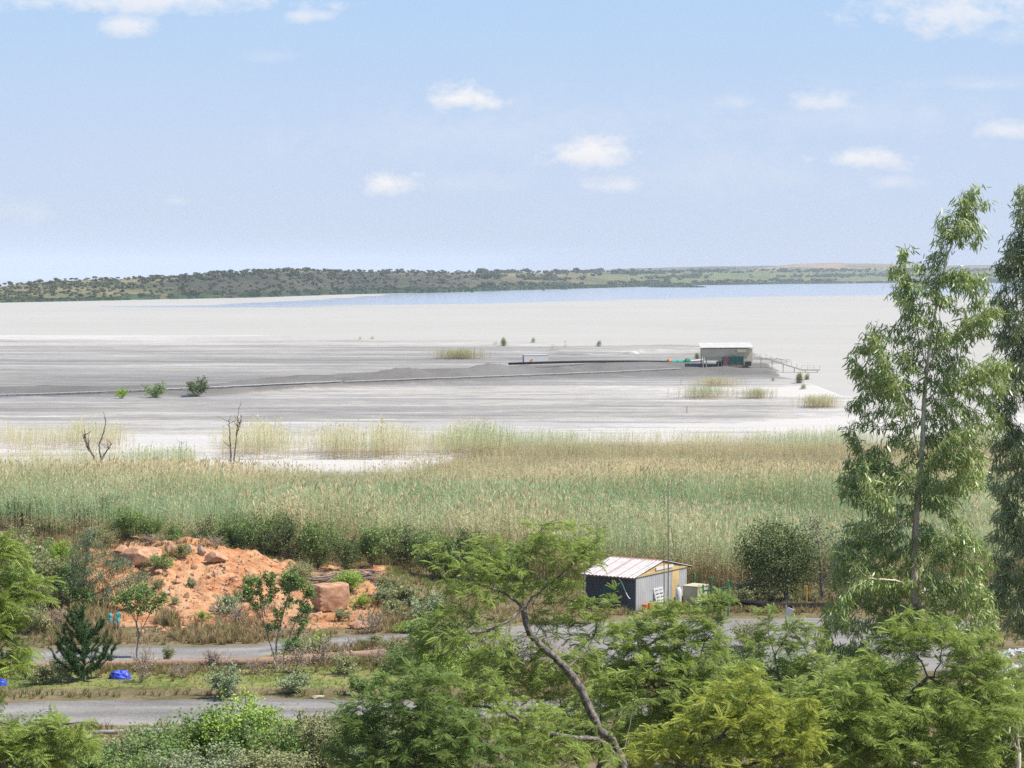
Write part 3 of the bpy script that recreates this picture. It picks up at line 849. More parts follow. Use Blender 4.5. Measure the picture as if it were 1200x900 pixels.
    islet(760, 826, 336.6, 3.4, 'long low reed island in the blue water before the far shore', 260)
    islet(657, 664, 339.2, 2.2, 'dark clump in the blue water left of the long reed island', 30, 'reed clump', 'water_clump')
    islet(635, 638, 340.5, 1.6, 'smallest dark speck of reeds out in the blue water', 16, 'reed clump', 'water_clump')
    islet(551, 555, 342.5, 2.0, 'dark speck at the water edge below the dark slope', 16, 'reed clump', 'water_clump')
far_trees()

# ================================================================== REED BEDS
def reed_proto(plume):
    v = []; f = []; h = []; tn = []
    def quad(a, b, c, d, hh, t):
        n = len(v); v.extend([a, b, c, d]); h.extend(hh); tn.extend([t] * 4); f.append((n, n + 1, n + 2, n + 3))
    lean = rng.normal(0, 0.05, 2)
    c = lambda t: np.array([lean[0] * t * t, lean[1] * t * t, t])
    wd = 0.0042; ang = rng.random() * 3; e = np.array([math.cos(ang), math.sin(ang), 0]) * wd
    for a, b in ((0, 0.5), (0.5, 1.0)): quad(c(a) - e, c(a) + e, c(b) + e * 0.7, c(b) - e * 0.7, [a, a, b, b], 0.35)
    for k in range(9):
        t = 0.28 + 0.7 * (k + rng.random() * 0.6) / 9; az = rng.random() * 2 * PI
        L = rng.uniform(0.13, 0.2) * (1 - 0.25 * t); o = np.array([math.cos(az), math.sin(az), 0]); sd = np.array([-o[1], o[0], 0]) * 0.0062
        b = c(t); up = rng.uniform(0.5, 1.0)
        m = b + o * L * 0.5 + np.array([0, 0, L * 0.5 * up]); tip = b + o * L + np.array([0, 0, L * (up * 0.75 - 0.15)])
        quad(b, m - sd, tip, m + sd, [t, t, t, t], 0.0)
    if plume:
        t0 = c(0.97)
        for k in range(3):
            az = rng.random() * 6.28; o = np.array([math.cos(az), math.sin(az), 0]) * 0.011
            dr = np.array([0.03 + rng.normal(0, .012), rng.normal(0, .02), 0.11])
            quad(t0, t0 + dr * 0.5 - o, t0 + dr, t0 + dr * 0.5 + o, [1, 1, 1, 1], 1.0)
    return np.array(v), np.array(f), np.array(h), np.array(tn)

def reedmat(name):
    m, nt, out = newmat(name)
    h = attr(nt, 'hgt'); t = attr(nt, 'tan'); v = attr(nt, 'var')
    green = ramp(nt, v, [(0, (0.189, 0.323, 0.140)), (0.5, (0.287, 0.433, 0.213)), (1, (0.415, 0.537, 0.317))]).outputs[0]
    tan = ramp(nt, v, [(0, (0.512, 0.416, 0.224)), (0.5, (0.640, 0.537, 0.310)), (1, (0.743, 0.658, 0.421))]).outputs[0]
    low = ramp(nt, v, [(0, (0.410, 0.309, 0.164)), (1, (0.615, 0.496, 0.289))]).outputs[0]
    c = mixc(nt, t, green, tan)
    c = mixc(nt, math_(nt, 'MULTIPLY', math_(nt, 'SUBTRACT', 0.62, h), 3.0, clamp=True), c, low)
    b = N(nt, 'ShaderNodeBsdfPrincipled', Roughness=0.6); b.inputs['Specular IOR Level'].default_value = 0.2
    nt.links.new(c, b.inputs['Base Color'])
    tr = N(nt, 'ShaderNodeBsdfTranslucent'); nt.links.new(c, tr.inputs['Color'])
    mx = nt.nodes.new('ShaderNodeMixShader'); mx.inputs[0].default_value = 0.42
    nt.links.new(b.outputs[0], mx.inputs[1]); nt.links.new(tr.outputs[0], mx.inputs[2]); nt.links.new(mx.outputs[0], out.inputs[0])
    return m
MAT['reed'] = reedmat('reed_leaves')

def build_reeds(name, x, y, hgt, tan, var, label=None, cat=None, kind=None, width=1.0, group=None, parent=None, zoff=0.0, plumes=2):
    n = len(x); z = terr(x, y) - 0.05 + zoff
    protos = [reed_proto(k < plumes) for k in range(8)]
    pick = rng.integers(0, 8, n)
    V = []; Fc = []; H = []; T = []; VR = []; nv = 0
    a = rng.random(n) * 2 * PI
    for k, (tv, tf, h, tn) in enumerate(protos):
        i = np.nonzero(pick == k)[0]
        if not len(i): continue
        ca, sa = np.cos(a[i]), np.sin(a[i])
        lean = rng.normal(0, 0.05, (len(i), 2)) + np.array([0.03, 0.0])
        fr = np.stack([np.stack([ca, sa, 0 * ca], 1), np.stack([-sa, ca, 0 * ca], 1), np.stack([lean[:, 0], lean[:, 1], np.ones(len(i))], 1)], 1)
        sc_ = np.stack([hgt[i] * width, hgt[i] * width, hgt[i]], 1)
        v, f = scatter(tv, tf, np.stack([x[i], y[i], z[i]], 1), fr, sc_)
        V.append(v); Fc.append(f + nv); nv += len(v)
        H.append(np.tile(h, len(i))); T.append(np.clip(np.repeat(tan[i], len(tv)) + np.tile(tn, len(i)), 0, 1)); VR.append(np.repeat(var[i], len(tv)))
    me = mesh_np(name, np.vstack(V), np.vstack(Fc), [MAT['reed']], {'hgt': np.concatenate(H), 'tan': np.concatenate(T), 'var': np.concatenate(VR)})
    o = link(name, me, parent)
    return tag(o, label, cat, group, kind)

def main_reeds():
    def cand(n, d0, d1, xp0, xp1, p=1.0):
        d = d0 + (d1 - d0) * rng.random(n) ** p
        px = rng.uniform(xp0, xp1, n)
        return (px - 600) / F * d, d, px
    # main bed
    x, d, px = cand(105000, 149, 265, -180, 1420, 1.15)
    py = 320 + 56460.0 / d * 0.995
    front = interp(px, [(-200, 625), (0, 628), (120, 640), (250, 655), (330, 663), (420, 668), (520, 673), (620, 684), (700, 692), (760, 694), (860, 696), (1000, 690), (1300, 688)]) + 8 * (fbm(px * 0.02, 0 * px, 101) - 0.5)
    back = interp(px, [(-200, 583), (0, 583), (230, 579), (360, 572), (460, 566), (520, 556), (560, 543), (610, 533), (1300, 531)]) + 6 * (fbm(px * 0.03, d * 0.02, 102) - 0.5)
    k = (py < front) & (py > back)
    x, d, px, py = x[k], d[k], px[k], py[k]
    patch = fbm(x * 0.07, d * 0.05, 103); fine = fbm(x * 0.25, d * 0.2, 104)
    hgt = interp(d, [(150, 3.7), (185, 3.4), (210, 2.7), (235, 1.8), (265, 1.35)]) * (0.6 + 0.8 * patch) * rng.uniform(0.72, 1.14, len(x))
    tanbase = interp(d, [(150, 0.26), (163, 0.30), (171, 0.0), (188, -0.22), (197, -0.05), (205, 0.55), (225, 0.72), (265, 0.6)])
    leftg = sstep(520, 300, px) * (d < 205)
    tanp = tanbase * (1 - 0.55 * leftg) + (patch - 0.5) * 1.5 + (fine - 0.5) * 0.8
    tan = np.clip(tanp + rng.normal(0, 0.2, len(x)), 0, 1)
    var = np.clip(rng.random(len(x)) * 0.7 + (fine - 0.5) * 1.0 + 0.15, 0, 1)
    keep = rng.random(len(x)) < np.clip(0.55 + 1.0 * (fine - 0.35) + 0.5 * (d > 180) - 0.25 * sstep(240, 262, d), 0.2, 1)
    x, d, hgt, tan, var = x[keep], d[keep], hgt[keep], tan[keep], var[keep]
    build_reeds('reed_bed', x, d, hgt, tan, var, 'wide bed of tall green and straw coloured reeds below the flats', 'reeds', 'stuff', width=1.15)
    # thin pale stands around the bare mud
    X = []; D = []; H = []
    for (p0, p1, y0, y1, h, n) in ((236, 610, 520, 541, 2.7, 5200), (-120, 165, 514, 529, 2.5, 3200), (-190, 245, 546, 590, 2.3, 17000), (0, 60, 528, 548, 2.0, 500), (232, 520, 551, 572, 0.7, 1500), (500, 1300, 519, 537, 1.7, 19000)):
        px = rng.uniform(p0, p1, n); py = rng.uniform(y0, y1, n)
        e = np.minimum(sstep(p0, p0 + 40, px) + (p0 < 0), sstep(p1, p1 - 45, px) + (p1 > 900)); keep = rng.random(n) < e * np.clip(fbm(px * 0.035, py * 0.12, 106) * 3.0 - 0.75, 0.55 if y0 == 546 else 0.22, 1)
        px, py = px[keep], py[keep]; dd = dist_of(py)
        X.append((px - 600) / F * dd); D.append(dd); H.append(h * rng.uniform(0.45, 1.1, len(px)) * (0.6 + 0.7 * fbm(px * 0.02, 0 * px, 108)))
    x, d, h = map(np.concatenate, (X, D, H))
    build_reeds('sparse_reeds', x, d, h, np.clip(0.45 + rng.normal(0, 0.25, len(x)) + 1.4 * (fbm(x * 0.06, d * 0.06, 107) - 0.5), 0, 1), rng.random(len(x)) * 0.5 + 0.5, 'thin pale straw coloured reeds around the bare mud patch', 'reeds', 'stuff', width=1.5, plumes=1)
main_reeds()

# countable clumps standing on the flats: (px, base py, width px, height px, tan, count, label)
CLUMPS = [(538, 420, 66, 13, 0.35, 420, 'wide clump of green and tan reeds alone on the grey flats behind the berm'),
          (590, 405.5, 11, 11, 0.05, 60, 'small leaning reed tuft near the water edge behind the wide clump'),
          (625, 401.5, 7, 7, 0.05, 36, 'small dark reed tuft at the water edge right of the leaning tuft'),
          (662, 400, 6, 4, 0.1, 20, 'tiniest green tuft at the edge of the white water'),
          (702, 407, 8, 8, 0.05, 46, 'small round green tuft on the flats beyond the black pipe'),
          (422, 397, 6, 5, 0.5, 20, 'pale tan tuft at the waterline, leftmost of the distant tufts'),
          (436, 396.5, 9, 6, 0.5, 28, 'pale tan double tuft at the waterline'),
          (581, 404, 9, 6, 0.6, 16, 'faint tan tuft just left of the leaning green tuft'),
          (648, 409, 8, 6, 0.5, 12, 'thin pale tuft on the flats behind the white container'),
          (663, 409, 7, 6, 0.45, 12, 'thin pale tuft right of its twin behind the white container'),
          (817, 421, 9, 9, 0.1, 60, 'green bushy tuft behind the pump at the left end of the pump house'),
          (906, 446.5, 6, 6, 0.1, 26, 'small green tuft on the right foot of the spoil heap'),
          (937, 449, 10, 14, 0.3, 70, 'tall reed clump on the shore below the walkway'),
          (946, 444, 8, 11, 0.25, 46, 'reed clump standing in the white water below the end of the walkway'),
          (942, 456, 10, 7, 0.0, 50, 'low bright green clump at the foot of the tall shore clump'),
          (838, 452, 70, 12, 0.65, 240, 'hazy tan reeds at the foot of the spoil heap below the pump house'),
          (828, 466, 82, 15, 0.25, 230, 'long stand of thin green reeds in the wet mud below the pump house'),
          (888, 466.5, 50, 14, 0.35, 150, 'stand of thin reeds right of the long one below the pump house'),
          (960, 477, 62, 16, 0.55, 240, 'stand of thin tan reeds in the mud beside the tall eucalyptus'),
          (1150, 520, 50, 20, 0.4, 240, 'pale reeds on the white flat seen between the two eucalyptus trees')]
for (px, py, wd, ht, tn, n, lab) in CLUMPS:
    d = dist_of(py, 0.15); n = int(n * 2.2)
    px_ = px + np.clip(rng.normal(0, 0.36, n), -1, 1) * wd / 2 * 1.15
    dd = d + rng.normal(0, min(4, wd * d / F * 0.3), n)
    x = (px_ - 600) / F * dd
    taper = np.clip(1.05 - np.abs(px_ - px) / (wd * 0.62), 0.45, 1) if wd < 40 else rng.uniform(0.7, 1, n)
    build_reeds('reed_clump', x, dd, ht / F * d * taper * rng.uniform(0.75, 1.05, n), np.clip(tn + rng.normal(0, 0.2, n), 0, 1), rng.random(n) * 0.6, lab, 'reeds', width=2.6 if wd < 40 else 2.0, plumes=0)

# ================================================================== ROADS AND YARD
def ribbon(name, far, near, mat, nx=160, ny=10, jag=0.15, lift=0.03, drop=None):
    px = np.linspace(max(far[0][0], near[0][0]), min(far[-1][0], near[-1][0]), nx)
    A = GV(px, interp(px, far)); B = GV(px, interp(px, near))
    A[:, 1] += jag * 2 * (fbm(A[:, 0] * 0.6, 0 * px, 111) - 0.5) * 2; B[:, 1] += jag * 2 * (fbm(B[:, 0] * 0.6, 0 * px, 112) - 0.5) * 2
    t = np.linspace(0, 1, ny)[:, None, None]
    Pn = B[None] * (1 - t) + A[None] * t
    Pn[..., 2] = terr(Pn[..., 0], Pn[..., 1]) + lift
    Pn[0, :, 2] -= 0.06; Pn[-1, :, 2] -= 0.06
    i = np.arange(ny - 1)[:, None] * nx; k = np.arange(nx - 1)[None]
    q = np.stack([i + k, i + k + 1, i + nx + k + 1, i + nx + k], -1).reshape(-1, 4)
    o = link(name, mesh_np(name, Pn.reshape(-1, 3), q, [mat], {'across': np.repeat(np.linspace(0, 1, ny), nx)}, smooth=True))
    return tag(o, kind='structure')

def gravelmat(name, c1, c2, tracks=True):
    m, nt, out = newmat(name)
    b = N(nt, 'ShaderNodeBsdfPrincipled', Roughness=0.95); b.inputs['Specular IOR Level'].default_value = 0.15
    p = wpos(nt)
    n1 = noise(nt, 6.0, 5, 0.7, vec=p); n2 = noise(nt, 0.5, 4, 0.6, vec=p, stretch=(0.4, 1.6, 1))
    n3 = noise(nt, 0.22, 5, 0.65, vec=p)
    f = math_(nt, 'ADD', math_(nt, 'ADD', math_(nt, 'MULTIPLY', n1, 0.45), math_(nt, 'MULTIPLY', n2, 0.35)), math_(nt, 'MULTIPLY', n3, 0.2))
    if tracks:
        a = attr(nt, 'across')
        wv = math_(nt, 'SINE', math_(nt, 'MULTIPLY', a, 4 * PI))
        f = math_(nt, 'ADD', f, math_(nt, 'MULTIPLY', wv, 0.05))
    r = ramp(nt, f, [(0.40, c1), (0.60, c2)])
    nt.links.new(r.outputs[0], b.inputs['Base Color']); bump(nt, n1, 0.8, 0.06, b)
    nt.links.new(b.outputs[0], out.inputs[0]); return m
MAT['gravel'] = gravelmat('gravel', (0.135, 0.129, 0.122), (0.252, 0.239, 0.225))
MAT['yard'] = gravelmat('yard_gravel', (0.149, 0.140, 0.132), (0.248, 0.234, 0.221), False)
ROAD1 = ([(-160, 826), (0, 822), (130, 819), (300, 817), (420, 820), (560, 822), (760, 818)], [(-160, 853), (0, 851), (150, 852), (300, 846), (420, 842), (560, 842), (760, 840)])
ROAD2 = ([(-160, 766), (0, 763), (110, 757), (300, 756), (340, 749), (480, 742), (560, 734)], [(-160, 780), (0, 779), (110, 776), (300, 771), (340, 764), (480, 752), (560, 766)])
YARD = ([(555, 733), (640, 730), (700, 726), (840, 721), (1040, 722), (1150, 726)], [(555, 768), (640, 782), (760, 792), (900, 792), (1040, 790), (1150, 788)])
ribbon('gravel_road', *ROAD1, MAT['gravel']); ribbon('dirt_track', *ROAD2, MAT['gravel']); ribbon('yard', *YARD, MAT['yard'], jag=0.3)
def on_road(px, py, m=0):
    r = np.zeros(len(px), bool)
    for fa, ne in (ROAD1, ROAD2, YARD):
        r |= (px > fa[0][0]) & (px < fa[-1][0]) & (py > interp(px, fa) - m) & (py < interp(px, ne) + m)
    return r

# ================================================================== GRASS
def grassmat():
    m, nt, out = newmat('grass_blades')
    v = attr(nt, 'var'); t = attr(nt, 'dry')
    g = ramp(nt, v, [(0, (0.09, 0.135, 0.025)), (1, (0.21, 0.26, 0.065))]).outputs[0]
    d = ramp(nt, v, [(0, (0.22, 0.155, 0.08)), (0.6, (0.36, 0.28, 0.15)), (1, (0.33, 0.20, 0.11))]).outputs[0]
    c = mixc(nt, t, g, d)
    b = N(nt, 'ShaderNodeBsdfPrincipled', Roughness=0.7); b.inputs['Specular IOR Level'].default_value = 0.15
    nt.links.new(c, b.inputs['Base Color'])
    tr = N(nt, 'ShaderNodeBsdfTranslucent'); nt.links.new(c, tr.inputs['Color'])
    mx = nt.nodes.new('ShaderNodeMixShader'); mx.inputs[0].default_value = 0.4
    nt.links.new(b.outputs[0], mx.inputs[1]); nt.links.new(tr.outputs[0], mx.inputs[2]); nt.links.new(mx.outputs[0], out.inputs[0])
    return m
MAT['grass'] = grassmat()
def tuft(nb, spread):
    v = []; f = []
    for k in range(nb):
        a = rng.random() * 6.28; o = np.array([math.cos(a), math.sin(a), 0]); s = np.array([-o[1], o[0], 0]) * 0.035
        b = o * rng.random() * 0.12; L = rng.uniform(0.6, 1); sp = rng.uniform(0.15, 1) * spread
        mid = b + o * sp * 0.4 + np.array([0, 0, L * 0.6]); tip = b + o * sp + np.array([0, 0, L])
        n = len(v); v += [b - s, b + s, mid + s * .7, mid - s * .7, tip]; f += [(n, n + 1, n + 2, n + 3), (n + 3, n + 2, n + 4, n + 4)]
    return np.array(v), np.array(f)
def build_grass(name, x, y, h, dry, var, label, cat, spread=0.6, nb=9, wide=1.0):
    z = terr(x, y) - 0.02; n = len(x)
    V = []; Fc = []; D = []; VR = []; nv = 0; pick = rng.integers(0, 5, n); a = rng.random(n) * 6.28
    for k in range(5):
        tv, tf = tuft(nb, spread); i = np.nonzero(pick == k)[0]
        ca, sa = np.cos(a[i]), np.sin(a[i])
        fr = np.stack([np.stack([ca, sa, 0 * ca], 1), np.stack([-sa, ca, 0 * ca], 1), np.tile([0., 0, 1], (len(i), 1))], 1)
        v, f = scatter(tv, tf, np.stack([x[i], y[i], z[i]], 1), fr, np.stack([h[i] * wide, h[i] * wide, h[i]], 1))
        V.append(v); Fc.append(f + nv); nv += len(v)
        D.append(np.repeat(dry[i], len(tv))); VR.append(np.clip(np.repeat(var[i], len(tv)) + rng.normal(0, 0.12, len(i) * len(tv)), 0, 1))
    f = np.vstack(Fc); tri = f[:, 2] == f[:, 3]
    tri |= (f[:, 3] == f[:, 2])
    me = mesh_np(name, np.vstack(V), [f[~tri], f[tri][:, :3]], [MAT['grass']], {'dry': np.concatenate(D), 'var': np.concatenate(VR)})
    return tag(link(name, me), label, cat, kind='stuff')
def grasses():
    n = 78000
    x = rng.uniform(-34, 38, n); y = rng.uniform(96, 168, n)
    z = terr(x, y); px, py = proj(x, y, z)
    n1 = fbm(x * 0.25, y * 0.25, 121); n2 = fbm(x * 0.9, y * 0.9, 122)
    k = ~on_road(px, py, 1.5)
    lawn = (y > 111) & (y < 125)
    orange = (y > 131) & (y < 158) & (x < -8) & (x > -26)
    dens = np.where(lawn, 0.95, 0.55) * np.where(orange, 0.10 + 1.2 * np.clip(n1 - 0.56, 0, 1), 1.0) * np.clip(n2 * 2.2 - 0.4, 0.05, 1)
    k &= rng.random(n) < dens
    dry = np.where(lawn, np.clip(0.18 + (n1 - 0.5) * 2.2 + rng.normal(0, 0.2, n), 0, 1), np.clip(0.46 + (n1 - 0.5) * 2.8 + rng.normal(0, 0.25, n), 0, 1))
    h = np.where(lawn, 0.16, 0.42) * rng.uniform(0.5, 1.3, n) * np.where(orange, 0.8, 1)
    build_grass('roadside_grass', x[k], y[k], h[k], dry[k], rng.random(k.sum()), 'short green and straw grass on the verges beside the gravel road', 'grass', 0.8, wide=1.1)
    # taller dry tufts that read as bands
    X = []; Y = []; H = []
    for (p0, p1, y0, y1, hh, m) in ((195, 300, 741, 755, 0.75, 330), (60, 135, 722, 752, 1.0, 420), (182, 212, 727, 733, 1.0, 60), (440, 500, 690, 745, 0.6, 260), (0, 330, 780, 790, 0.42, 900), (320, 490, 770, 782, 0.45, 500), (330, 480, 757, 768, 0.55, 330),
                                    (0, 150, 622, 650, 0.8, 420), (590, 760, 740, 800, 0.7, 900), (400, 500, 700, 740, 0.5, 260), (150, 300, 632, 640, 0.5, 100), (250, 330, 720, 745, 0.6, 180), (0, 160, 860, 885, 0.5, 300), (760, 1000, 712, 722, 0.5, 260)):
        fade = 0.25 + 0.75 * np.sin(PI * np.linspace(0.04, 0.96, m))
        q = GV(np.linspace(p0, p1, m) + rng.normal(0, (p1 - p0) * 0.12, m), np.clip(rng.normal((y0 + y1) / 2, (y1 - y0) * 0.4, m), 600, 899))
        pxq, pyq = proj(q[:, 0], q[:, 1], q[:, 2]); kq = ~on_road(pxq, pyq, 0.5)
        X.append(q[kq, 0]); Y.append(q[kq, 1]); H.append((hh * rng.uniform(0.4, 1.2, m) * np.maximum(fade, 0.4))[kq])
    X, Y, H = map(np.concatenate, (X, Y, H))
    build_grass('dry_grass', X, Y, H, np.clip(0.85 + rng.normal(0, 0.25, len(X)), 0, 1), rng.random(len(X)), 'tall dry straw and rust coloured grass tufts along the track and mound', 'grass', 0.7, 16)
grasses()

# ================================================================== BUILT THINGS
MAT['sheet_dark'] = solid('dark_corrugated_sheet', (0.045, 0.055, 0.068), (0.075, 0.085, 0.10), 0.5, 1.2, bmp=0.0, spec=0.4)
MAT['sheet_green'] = solid('green_sheet', (0.02, 0.10, 0.07), (0.03, 0.13, 0.09), 0.55, 2.0)
MAT['sheet_light'] = solid('galvanised_sheet', (0.314, 0.321, 0.329), (0.419, 0.419, 0.419), 0.45, 0.9, spec=0.5)
def roofmat():
    m, nt, out = newmat('weathered_roof')
    b = N(nt, 'ShaderNodeBsdfPrincipled', Roughness=0.55)
    tcn = nt.nodes.new('ShaderNodeTexCoord'); spx = nt.nodes.new('ShaderNodeSeparateXYZ'); nt.links.new(tcn.outputs['UV'], spx.inputs[0])
    n1 = noise(nt, 1.4, 5, 0.65); n2 = noise(nt, 5.0, 5, 0.7)
    fr = math_(nt, 'FRACT', math_(nt, 'MULTIPLY', spx.outputs[0], 4.6))
    seam = math_(nt, 'LESS_THAN', math_(nt, 'ABSOLUTE', math_(nt, 'SUBTRACT', fr, 0.5)), math_(nt, 'ADD', 0.02, math_(nt, 'MULTIPLY', n2, 0.14)))
    base = ramp(nt, n1, [(0.35, (0.389, 0.359, 0.344)), (0.65, (0.509, 0.479, 0.464))]).outputs[0]
    rust = ramp(nt, n2, [(0.35, (0.224, 0.090, 0.067)), (0.65, (0.299, 0.165, 0.135))]).outputs[0]
    ridge = math_(nt, 'GREATER_THAN', math_(nt, 'ADD', spx.outputs[1], math_(nt, 'MULTIPLY', n2, 0.06)), 0.98)
    f = math_(nt, 'MAXIMUM', math_(nt, 'MULTIPLY', seam, 0.6), math_(nt, 'MAXIMUM', ridge, math_(nt, 'MULTIPLY', math_(nt, 'SUBTRACT', n2, 0.53), 5.0, clamp=True)))
    nt.links.new(mixc(nt, f, base, rust), b.inputs['Base Color']); nt.links.new(b.outputs[0], out.inputs[0]); return m
MAT['roof'] = roofmat()
MAT['ply'] = solid('tan_board', (0.40, 0.29, 0.13), (0.50, 0.38, 0.19), 0.75, 2.0)
MAT['white'] = solid('white_paint', (0.612, 0.603, 0.586), (0.510, 0.501, 0.484), 0.5, 3.0)
MAT['pale_roof'] = solid('pale_roof_sheet', (0.47, 0.45, 0.42), (0.39, 0.37, 0.345), 0.6, 0.8)
MAT['greenp'] = solid('green_paint', (0.02, 0.23, 0.085), (0.03, 0.17, 0.07), 0.45, 4.0)
MAT['yellow'] = solid('ochre_post_paint', (0.50, 0.27, 0.03), (0.38, 0.20, 0.03), 0.6, 5.0)
MAT['black'] = solid('black_plastic', (0.013, 0.012, 0.014), (0.024, 0.022, 0.024), 0.9, 2.0, spec=0.1)
MAT['steel'] = solid('grey_steel', (0.23, 0.23, 0.235), (0.31, 0.31, 0.31), 0.5, 5.0)
MAT['wood'] = solid('grey_pole_wood', (0.17, 0.14, 0.11), (0.26, 0.22, 0.18), 0.85, 3.0, stretch=(4, 4, 0.4))
MAT['orangep'] = solid('orange_plastic', (0.65, 0.17, 0.025), (0.5, 0.14, 0.03), 0.5, 4.0)
MAT['beige'] = solid('beige_cladding', (0.560, 0.482, 0.347), (0.482, 0.414, 0.297), 0.7, 0.6)
MAT['cream'] = solid('cream_tank', (0.46, 0.44, 0.31), (0.36, 0.34, 0.24), 0.7, 1.5)
MAT['maroon'] = solid('maroon_panel', (0.17, 0.085, 0.08), (0.12, 0.06, 0.06), 0.7, 2.0)
MAT['rustpipe'] = solid('rusty_pipe', (0.22, 0.13, 0.095), (0.32, 0.205, 0.155), 0.85, 1.4, stretch=(0.5, 1, 1), lo=0.3, hi=0.7)
MAT['teal'] = solid('teal_paint', (0.06, 0.42, 0.42), (0.04, 0.33, 0.34), 0.5, 5.0)
MAT['tealgreen'] = solid('sea_green_paint', (0.03, 0.30, 0.22), (0.04, 0.38, 0.28), 0.5, 3.0)
MAT['blue'] = solid('blue_tarp', (0.025, 0.05, 0.42), (0.05, 0.09, 0.58), 0.45, 4.0)
MAT['lilac'] = solid('lilac_bag', (0.36, 0.32, 0.66), (0.45, 0.41, 0.72), 0.6, 3.0)
MAT['rock'] = solid('orange_rock', (0.286, 0.136, 0.071), (0.435, 0.272, 0.170), 0.9, 2.6, bmp=0.9)
MAT['rockpale'] = solid('pale_rock', (0.374, 0.272, 0.190), (0.449, 0.367, 0.286), 0.9, 2.0, bmp=0.5)
MAT['whiterock'] = solid('white_rubble', (0.493, 0.484, 0.476), (0.357, 0.348, 0.340), 0.9, 2.0, bmp=0.5)
MAT['deadwood'] = solid('dead_wood', (0.12, 0.095, 0.08), (0.20, 0.165, 0.14), 0.9, 4.0)
MAT['palewood'] = solid('bleached_wood', (0.36, 0.32, 0.28), (0.26, 0.23, 0.20), 0.9, 4.0)
MAT['twig'] = solid('dry_twigs', (0.20, 0.15, 0.115), (0.30, 0.24, 0.19), 0.9, 6.0)
MAT['bay_shade_machine_dark'] = solid('bay_shade_and_dark_machinery', (0.02, 0.025, 0.025), (0.03, 0.035, 0.035), 0.3, 1.0)  # near-black for machinery, and for the painted shade of the open bay

def corrugated(a, b, z0a, z1a, z0b, z1b, pitch=0.16, depth=0.035, out=None):
    """vertical ribbed sheet between ground points a and b; its top follows z1a..z1b"""
    a = np.asarray(a, float); b = np.asarray(b, float); L = np.linalg.norm((b - a)[:2]); n = max(4, int(L / pitch) * 4)
    t = np.linspace(0, 1, n + 1); nrm = np.array([(b - a)[1], -(b - a)[0], 0]) / L
    prof = np.array([0, 1, 1, 0])[np.arange(n + 1) % 4] * depth
    base = a[None] + (b - a)[None] * t[:, None] + nrm[None] * prof[:, None]
    lo = base.copy(); lo[:, 2] = z0a + (z0b - z0a) * t; hi = base.copy(); hi[:, 2] = z1a + (z1b - z1a) * t
    v = np.vstack([lo, hi]); q = [(i, i + 1, n + 2 + i, n + 1 + i) for i in range(n)]
    return v, np.array(q)

